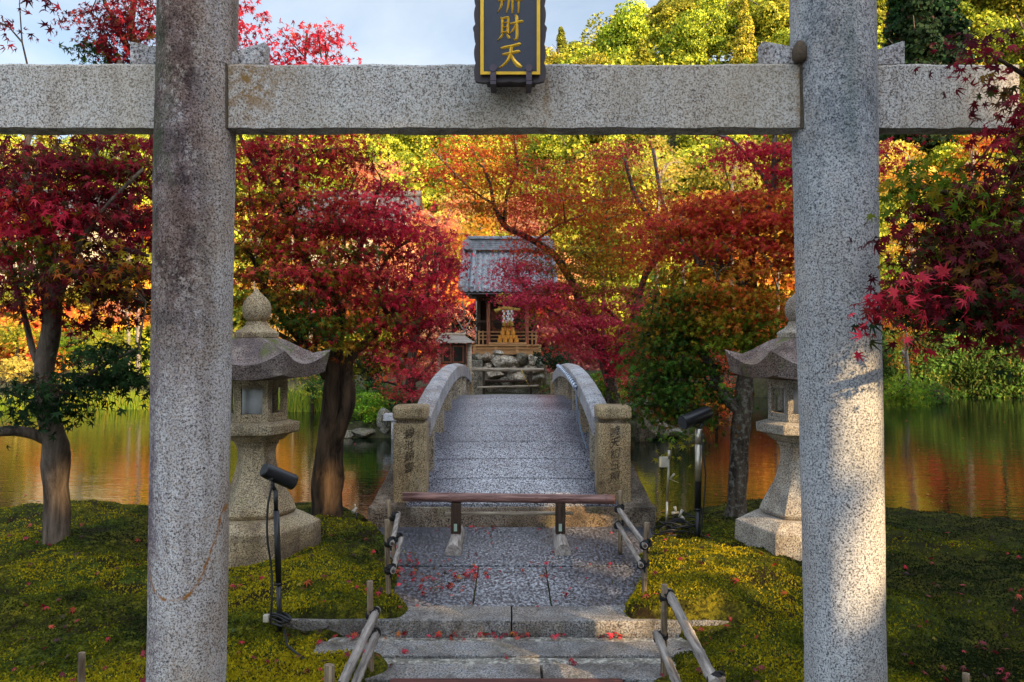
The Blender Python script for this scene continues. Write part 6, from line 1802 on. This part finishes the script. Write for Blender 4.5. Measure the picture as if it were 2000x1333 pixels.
# left garden shrubs and reeds along the far shore
shr = [(30, 640, 30, 60, 45, 1500, 'yelgreen', 'bushy yellow green shrub at the left edge behind the slender maple'),
       (150, 650, 31, 60, 50, 1600, 'lime', 'lime green shrub behind the trunk of the slender maple'),
       (230, 660, 29, 60, 42, 1500, 'yelgreen', 'round yellow shrub on the far shore left of the left pillar'),
       (60, 725, 27.5, 70, 40, 1700, 'yellow', 'low mown yellow hedge mound on the far left shore'),
       (200, 735, 27, 70, 30, 1300, 'yelgreen', 'low yellow green mound on the far shore below the green bough'),
       (10, 560, 33, 60, 45, 1300, 'yelgreen', 'tall yellow green shrub at the far left edge'),
       (180, 570, 35, 70, 45, 1500, 'yelgreen', 'yellow green bush above the far shore shrubs'),
       (470, 720, 28, 60, 50, 1300, 'yelgreen', 'sunlit shrub across the water behind the left lantern roof'),
       (590, 690, 28, 50, 50, 1100, 'gold', 'golden shrub across the water beside the lantern eave'),
       (1760, 760, 26.5, 50, 34, 1300, 'lime', 'feathery light green pine leaning over the water right of the right pillar'),
       (1735, 560, 31, 40, 60, 900, 'lime', 'light green pine tuft beside the right pillar'),
       (1840, 770, 27.5, 50, 22, 700, 'green', 'low green shrub at the foot of the hedge')]
for (px, py, Y, rx, ry, n, pal, lab) in shr:
    far_tree(px, py, Y, rx, ry, n, pal, 'bark_dark', lab, name='garden_shrub', size=0.15, kind='tri', cat='shrub')

# clipped hedge on the right shore
rs = np.random.RandomState(77)
hd = empty('clipped_hedge', (19.5, 31.5, -0.1), 'long clipped green ivy hedge above the dark water on the right shore', 'hedge')
N = 26000
hx = 13.3 + 15 * rs.rand(N); 
htop = 2.05 + vnoise(hx, hx * 0, .5, 60) * .5; t = rs.rand(N)
face = rs.rand(N) < .72
hz_ = np.where(face, -0.35 + t * (htop + .35), htop + rs.normal(size=N) * .06)
bulge = 0.55 * np.sin(np.clip((hz_ + .4) / 2.6, 0, 1) * PI)
hy = np.where(face, 29.35 - bulge + vnoise(hx, hz_, 1.1, 61) * .7 + rs.normal(size=N) * .07, 29.3 + 2.4 * rs.rand(N))
nr = rs.normal(size=(N, 3)) * .6 + np.where(face[:, None], np.array([0, -1, .35]), np.array([0, -.1, 1]))
col = pal_pick('green', N, rs) * .45 + pal_pick('lime', N, rs) * .3 + pal_pick('darkgreen', N, rs) * .5
col *= (1 + 1.3 * vnoise(hx, hz_, 1.4, 62))[:, None] * (.6 + .8 * rs.rand(N, 1))
link('foliage', leaf_mesh('foliage', np.stack([hx, hy, hz_], 1), nr, .13 + .07 * rs.rand(N), np.clip(col, .004, 1), 'oval', rs), MAT['needle'], hd)
mb = MB(); mb.box(13.4, 28.2, 29.8, 31.5, -0.4, 1.75); mb.build('branches', MAT['bark_dark'], hd, bevel=.1, rough=.1, cuts=3)

# reeds on the far left shore
rs = np.random.RandomState(78); N = 16000
rx_ = -22 + 17 * rs.rand(N); ry_ = 25.3 + vnoise(rx_, rx_ * 0, .35, 3) * 1.6 + rs.rand(N) * 1.2 - .5
hh = .25 + .45 * rs.rand(N) * (1 + vnoise(rx_, ry_, 1.2, 5))
base = np.stack([rx_, ry_, np.full(N, -.38)], 1); tip = base + np.stack([rs.normal(size=N) * .1, rs.normal(size=N) * .1, hh], 1)
V = np.stack([base - [.018, 0, 0], base + [.018, 0, 0], tip], 1).reshape(-1, 3)
me = bpy.data.meshes.new('reeds'); me.from_pydata(V.tolist(), [], np.arange(N * 3).reshape(-1, 3).tolist())
ca = me.color_attributes.new('tint', 'FLOAT_COLOR', 'POINT'); C4 = np.ones((N * 3, 4), np.float32); C4[:, :3] = np.repeat(pal_pick('reed', N, rs), 3, 0); ca.data.foreach_set('color', C4.ravel())
tag(link('reeds', me, MAT['needle']), 'sunlit green reeds and grass along the far left shore', 'reeds', kind='stuff')

# ------------------------------------------------------------------ temple buildings on the slope
def building(cx, cy, z, w_, d, h, rh, label, cat='building'):
    b = empty('temple_building', (cx, cy, z), label, cat)
    wl_ = MB().box(cx - w_ / 2, cx + w_ / 2, cy - d / 2, cy + d / 2, z - 1, z + h).build('wall', MAT['plaster'], b)
    for k in range(int(w_ // 1.8) + 1):
        x = cx - w_ / 2 + k * 1.8
        MB().box(x - .09, x + .09, cy - d / 2 - .05, cy - d / 2 - .002, z, z + h).build('timber_post', MAT['wood_dark'], wl_)
    for k in range(int(w_ // 3.6)):
        x = cx - w_ / 2 + k * 3.6 + .9
        MB().box(x - .6, x + .6, cy - d / 2 - .03, cy - d / 2 - .003, z + .6, z + h - .4).build('window', MAT['wood_dark'], wl_)
    o = 1.0; mb = MB(); n_ = int((w_ + 2 * o) / .3)
    for s in (-1, 1):
        vs = []
        for i in range(9):
            t = i / 8
            y = cy + s * (d / 2 + o) * t; zz = z + h + rh * (1 - t ** .85)
            for j in range(n_ * 4 + 1):
                vs.append((cx - w_ / 2 - o + (w_ + 2 * o) * j / (n_ * 4), y, zz + .035 * math.cos(j / 4 * 2 * PI)))
        m_ = n_ * 4 + 1
        fs = [(i * m_ + j, i * m_ + j + 1, (i + 1) * m_ + j + 1, (i + 1) * m_ + j) for i in range(8) for j in range(m_ - 1)]
        mb.add(vs, fs if s > 0 else [tuple(reversed(f)) for f in fs])
    mb.tube([(cx - w_ / 2 - o, cy, z + h + rh + .12), (cx + w_ / 2 + o, cy, z + h + rh + .12)], .22, 8)
    mb.build('roof', MAT['tile_old'], b)
    for s in (-1, 1):
        x = cx + s * (w_ / 2)
        mb = MB(); mb.add([(x - .05, cy - d / 2, z + h), (x - .05, cy + d / 2, z + h), (x - .05, cy, z + h + rh * .8), (x + .05, cy - d / 2, z + h), (x + .05, cy + d / 2, z + h), (x + .05, cy, z + h + rh * .8)],
                          [(0, 1, 2), (5, 4, 3), (0, 3, 4, 1), (1, 4, 5, 2), (2, 5, 3, 0)]); mb.build('gable', MAT['plaster'], b)
    return b
building(-9.8, 51, 6.2, 6, 5, 2.4, 2.2, 'grey tiled temple roof showing between crimson and pink maples')
building(-25.5, 45, 4.6, 5, 5, 3.4, 1.8, 'cream walled temple hall glimpsed through the left maple')
MBw = MB().box(-22, -16, 36.2, 36.5, -0.2, 1.5)
gw_ = empty('garden_wall', (-19, 36.3, 0), 'pale plaster garden wall beyond the left shore', 'wall')
MBw.build('wall', MAT['plaster'], gw_); MB().box(-22.1, -15.9, 36.0, 36.7, 1.502, 1.65).build('coping', MAT['tile'], gw_)

# ------------------------------------------------------------------ hillside trees: five crowns, copied as individuals
def crown_template(name, seed, lobes, H, W_, pal, q=0.155, nper=820, conif=False, label='', group=''):
    rs = np.random.RandomState(seed); root = empty(name, (0, 0, 0), label, 'tree', group)
    A = []; B = []; C = []
    for i in range(lobes):
        if conif:
            t = (i + .5) / lobes; rr = W_ * (1 - t) ** .8 * .75; a = rs.rand() * 6.28
            c = np.array([math.cos(a) * rr * .35, math.sin(a) * rr * .35, H * (.18 + .8 * t)]); rad = np.array([rr * .75 + .25, rr * .75 + .25, H / lobes * 1.1])
        else:
            a = rs.rand() * 6.28; rr = W_ * .62 * math.sqrt(rs.rand()); c = np.array([math.cos(a) * rr, math.sin(a) * rr, H * (.16 + .68 * rs.rand() * (1 - .5 * rr / W_))])
            k = W_ * (.24 + .20 * rs.rand()); rad = np.array([k, k, k * .72])
        d = rs.normal(size=(nper, 3)); d /= np.linalg.norm(d, axis=1, keepdims=True); d[:, 2] = np.where(rs.rand(nper) < .6, np.abs(d[:, 2]), d[:, 2])
        s_ = .66 + .44 * rs.rand(nper, 1)
        A.append(c + d * rad * s_); B.append(d + rs.normal(size=(nper, 3)) * .55)
        C.append(pal_pick(pal, nper, rs) * (.65 + .7 * rs.rand(nper, 1)) * (.8 + .4 * rs.rand()))
    A = np.concatenate(A); B = np.concatenate(B); C = np.concatenate(C)
    mb = MB(); mb.tube([(0, 0, -1.5), (.1, 0, H * .3), (0, .1, H * .6), (.05, 0, H * .85)], [W_ * .07, W_ * .055, W_ * .035, W_ * .01], 7, wob=.2)
    for i in range(5):
        a = i * 1.3 + seed; mb.tube([(0, 0, H * (.3 + .06 * i)), (math.cos(a) * W_ * .3, math.sin(a) * W_ * .3, H * (.45 + .06 * i)), (math.cos(a) * W_ * .55, math.sin(a) * W_ * .55, H * (.55 + .05 * i))], [W_ * .03, W_ * .018, W_ * .006], 5)
    tr = mb.build('trunk', MAT['bark_grey'], root)
    cr = link('crown', leaf_mesh('crown', A, B, q * (.6 + .8 * rs.rand(len(A))), C, 'quad', rs), MAT['hill_leaf'], root)
    return root
G1 = 'rounded broadleaf trees covering the hillside'; G2 = 'yellowing trees low on the hillside'; G3 = 'conical evergreens on the hillside'
L1 = 'one of many rounded sunlit yellow green trees covering the hillside behind'; L2 = 'one of the golden trees scattered low on the sunlit hillside'; L3 = 'one of the conical evergreens standing among the rounded hillside trees'
T_ = [crown_template('hillside_tree', 101, 24, 7.5, 3.6, 'hillgreen', label=L1, group=G1), crown_template('hillside_tree', 102, 26, 8.5, 3.9, 'hillgreen', label=L1, group=G1),
      crown_template('hillside_tree', 103, 22, 6.5, 3.3, 'hillgreen', label=L1, group=G1),
      crown_template('golden_tree', 104, 22, 6.5, 3.2, 'yellow', label=L2, group=G2), crown_template('hillside_conifer', 105, 16, 10.5, 2.6, 'hillgreen', nper=430, conif=True, label=L3, group=G3)]
rs = random.Random(12); used = [False] * 5
count = 0
row = 0; Yr = 47.0
while Yr < 104:
    xr = -0.70 * Yr
    while xr < 0.72 * Yr:
        x = xr + rs.uniform(-1.6, 1.6); y = Yr + rs.uniform(-2.2, 2.2)
        u = x / y
        xr += 4.5 if Yr < 75 else 5.0
        if y < 53 and abs(x + 9.2) < 4.5: continue
        z = float(ground_z(np.array([x]), np.array([y]))[0])
        k_ = rs.choices([0, 1, 2, 3, 4], [4, 4, 4, 2.2 if Yr < 66 else 0.2, 1.3])[0]
        s_ = rs.uniform(.75, 1.1)
        o = T_[k_] if not used[k_] else copy_tree(T_[k_])
        used[k_] = True
        o.location = (x, y, z - .3); o.rotation_euler = (0, 0, rs.uniform(0, 6.28)); o.scale = (s_, s_, s_ * rs.uniform(.9, 1.15))
        count += 1
    Yr += 5.0
print('hill trees', count)
rw = np.random.RandomState(91); N = 190000
yw = 47 + 62 * rw.rand(N); uw = -.72 + 1.46 * rw.rand(N); xw = uw * yw
hw = 1.2 + 5.0 * np.clip(vnoise(xw, yw, .30, 92) + .5, 0, 1) * (.6 + .8 * np.clip(vnoise(xw, yw, .8, 93) + .5, 0, 1))
zw = ground_z(xw, yw) + hw * (1 - .35 * rw.rand(N) ** 2)
cw = pal_pick('hillgreen', N, rw) * (.55 + .9 * np.clip(vnoise(xw, yw, .25, 94) + .5, 0, 1))[:, None] * (.7 + .6 * rw.rand(N, 1))
nw = rw.normal(size=(N, 3)) * .6 + [0, -.35, .6]
ww = leaf_mesh('hillside_woods', np.stack([xw, yw, zw], 1), nw, .17 + .20 * rw.rand(N), cw, 'quad', rw)
tag(link('hillside_woods', ww, MAT['needle']), 'continuous yellow green woods between the larger trees of the hillside', 'woods', kind='stuff')
G4 = 'lit autumn trees at the foot of the slope'
TF = [crown_template('autumn_tree', 111, 24, 5.6, 2.9, 'peach', q=.20, label='one of the pink and peach maples glowing at the foot of the slope', group='peach maples at the foot of the slope'),
      crown_template('autumn_tree', 112, 24, 5.8, 3.0, 'gold', q=.20, label='one of the golden orange trees at the foot of the slope', group='golden trees at the foot of the slope'),
      crown_template('autumn_tree', 113, 24, 5.4, 2.9, 'yelgreen', q=.20, label='one of the bright yellow green trees at the foot of the slope', group='yellow green trees at the foot of the slope'),
      crown_template('autumn_tree', 114, 22, 5.0, 2.8, 'orangered', q=.20, label='one of the scarlet maples at the foot of the slope', group='scarlet maples at the foot of the slope')]
used = [False] * 4
for Yb, st, sc_ in ((34.5, 4.3, .72), (40.0, 4.8, 1.0), (45.5, 5.0, 1.15)):
    xr = -0.70 * Yb
    while xr < 0.72 * Yb:
        x = xr + rs.uniform(-1, 1); y = Yb + rs.uniform(-1.5, 1.5); xr += st; u = x / y
        wts = [.15, .5, 5, .2] if u < -.3 else ([4, 2, 1, 1.2] if u < .08 else ([.3, 2.5, 3, .6] if u < .3 else [.6, 4, 1.2, 2.2]))
        k_ = rs.choices([0, 1, 2, 3], wts)[0]; s_ = rs.uniform(.8, 1.15) * sc_
        o = TF[k_] if not used[k_] else copy_tree(TF[k_]); used[k_] = True
        o.location = (x, y, float(ground_z(np.array([x]), np.array([y]))[0]) - .2 - .5 * (sc_ < .8)); o.rotation_euler = (0, 0, rs.uniform(0, 6.28)); o.scale = (s_ * 1.1, s_ * 1.1, s_)
# dark cedar stand upper right: dark leaf colour stands in for shade between the lit crowns
for i, (px, Y, s_, lab) in enumerate(((1790, 58, 1.5, 'tall dark cedar in the shaded gap at the upper right, left of its neighbours'), (1835, 60, 1.6, 'tall dark cedar in the middle of the shaded gap at the upper right'), (1760, 63, 1.4, 'tall dark cedar just right of the right pillar top'))):
    x = (px - 1000) / F * Y; z = float(ground_z(np.array([x]), np.array([float(Y)]))[0])
    c0 = crown_template('cedar_tree', 200 + i, 20, 11, 2.3, 'darkgreen', nper=480, conif=True, label=lab, group=None)
    c0.location = (x, Y, z); c0.scale = (s_, s_, s_)

# ------------------------------------------------------------------ unseen trees behind the viewer, placed and cut to shade the garden
def shade_belt():
    rs = np.random.RandomState(55)
    s = SUNV / np.linalg.norm(SUNV); sh_ = s[:2] / np.linalg.norm(s[:2]); perp = np.array([-sh_[1], sh_[0]])
    rays = []  # sun rays to chosen lit spots; crown leaves along them are cut away
    def spot(p, r): rays.append((np.array(p, float), r))
    rp_ = lambda px, py, Y=4.0: P(px, py, Y)
    for (px, py, Y, r) in ((1690, 730, 3.99, .13), (1660, 760, 3.97, .11), (1690, 870, 3.99, .13), (1655, 890, 3.97, .12), (1680, 910, 3.97, .10),
                           (1645, 1050, 3.97, .01), (1650, 1160, 3.97, .15), (1625, 1190, 3.95, .12), (1695, 1110, 3.99, .10), (1640, 1250, 3.97, .05),
                           (1540, 850, 6.85, .22), (1545, 885, 6.9, .16), (1535, 970, 6.8, .22), (1545, 1000, 6.8, .22), (1520, 1060, 6.7, .25),
                           (1181, 895, 8.5, .085), (1181, 915, 8.5, .085), (1180, 880, 8.5, .05),
                           (1300, 1228, 5.6, .12), (1220, 1230, 5.6, .14), (1120, 1230, 5.6, .14), (1060, 1228, 5.6, .08),
                           (1310, 1130, 6.3, .3), (1340, 1180, 6.0, .25), (1250, 1085, 6.6, .12), (1400, 1120, 6.4, .2), (1130, 880, 9.6, .09),
                           (120, 960, 7.3, .12), (640, 960, 8.5, .18)):
        spot(P(px, py, Y), r)
    k = 0
    for row_, (dist, hgt) in enumerate(((17.5, 15.6), (22.5, 18.4))):
        for i in range(10):
            off = (i - 4) * 5.7 + (3 if row_ else 0) + rs.uniform(-.8, .8) - 6
            c = sh_ * (dist + rs.uniform(-1, 1)) + perp * (-off)
            if c[1] > -3.0: continue
            H = (hgt + rs.uniform(-.7, .7)) * (1.0 if -off < 12 else (0.84 if -off < 19 else 0.60))
            lab = 'unseen shade evergreen number %d from the sun side in the belt behind the viewer' % k
            t = empty('unseen_shade_tree', (c[0], c[1], -.4), 'unseen tall evergreen of the belt behind the viewer, placed to shade the garden', 'tree', 'unseen shade trees behind the viewer')
            N = 9500
            d = rs.normal(size=(N, 3)); d /= np.linalg.norm(d, axis=1, keepdims=True)
            rr = rs.rand(N, 1) ** .45
            zc = H * .52; pos = np.array([c[0], c[1], zc]) + d * rr * np.array([5.0, 5.0, H * .50])
            nr = d + rs.normal(size=(N, 3)) * .7
            keep = pos[:, 2] > .5
            for p, r in rays:
                v = pos - p; al = v @ s; dist_ = np.linalg.norm(v - al[:, None] * s, axis=1)
                keep &= ~(dist_ < r + (.22 if r > .055 else .10))
            pos, nr = pos[keep], nr[keep]; n_ = len(pos)
            link('crown', leaf_mesh('crown', pos, nr, .38 + .2 * rs.rand(n_), pal_pick('darkgreen', n_, rs) * 1.3, 'quad', rs), MAT['needle'], t)
            mb = MB(); mb.tube([(c[0], c[1], -.6), (c[0] + .2, c[1], H * .35), (c[0], c[1] + .1, H * .8)], [.35, .25, .08], 9, wob=.2)
            mb.build('trunk', MAT['bark_dark'], t)
            k += 1
    # unseen evergreens added on the right bank to shade the shrine and the bridge
    for (bx_, by_, H, wd) in ((14.5, 9.5, 15.5, 3.4), (17.8, 13.5, 16.0, 3.6), (12.8, 5.2, 14.0, 3.0), (21.5, 17.5, 15.0, 3.2)):
        t = empty('unseen_shade_tree', (bx_, by_, -.4), 'unseen tall evergreen added on the right bank to shade the bridge and shrine', 'tree', 'unseen shade trees added on the right bank')
        N = 6500; d = rs.normal(size=(N, 3)); d /= np.linalg.norm(d, axis=1, keepdims=True)
        pos = np.array([bx_, by_, H * .56]) + d * rs.rand(N, 1) ** .45 * np.array([wd, wd, H * .44]); nr = d + rs.normal(size=(N, 3)) * .7
        keep = np.ones(N, bool)
        for p, r in rays:
            v = pos - p; al = v @ s; dist_ = np.linalg.norm(v - al[:, None] * s, axis=1); keep &= ~(dist_ < r + (.22 if r > .055 else .10))
        pos, nr = pos[keep], nr[keep]; n_ = len(pos)
        link('crown', leaf_mesh('crown', pos, nr, .35 + .2 * rs.rand(n_), pal_pick('darkgreen', n_, rs) * 1.3, 'quad', rs), MAT['needle'], t)
        mb = MB(); mb.tube([(bx_, by_, -1.5), (bx_ + .2, by_, H * .35), (bx_, by_ + .1, H * .85)], [.3, .22, .06], 9, wob=.2); mb.build('trunk', MAT['bark_dark'], t)
        k += 1
    return k
print('belt', shade_belt())
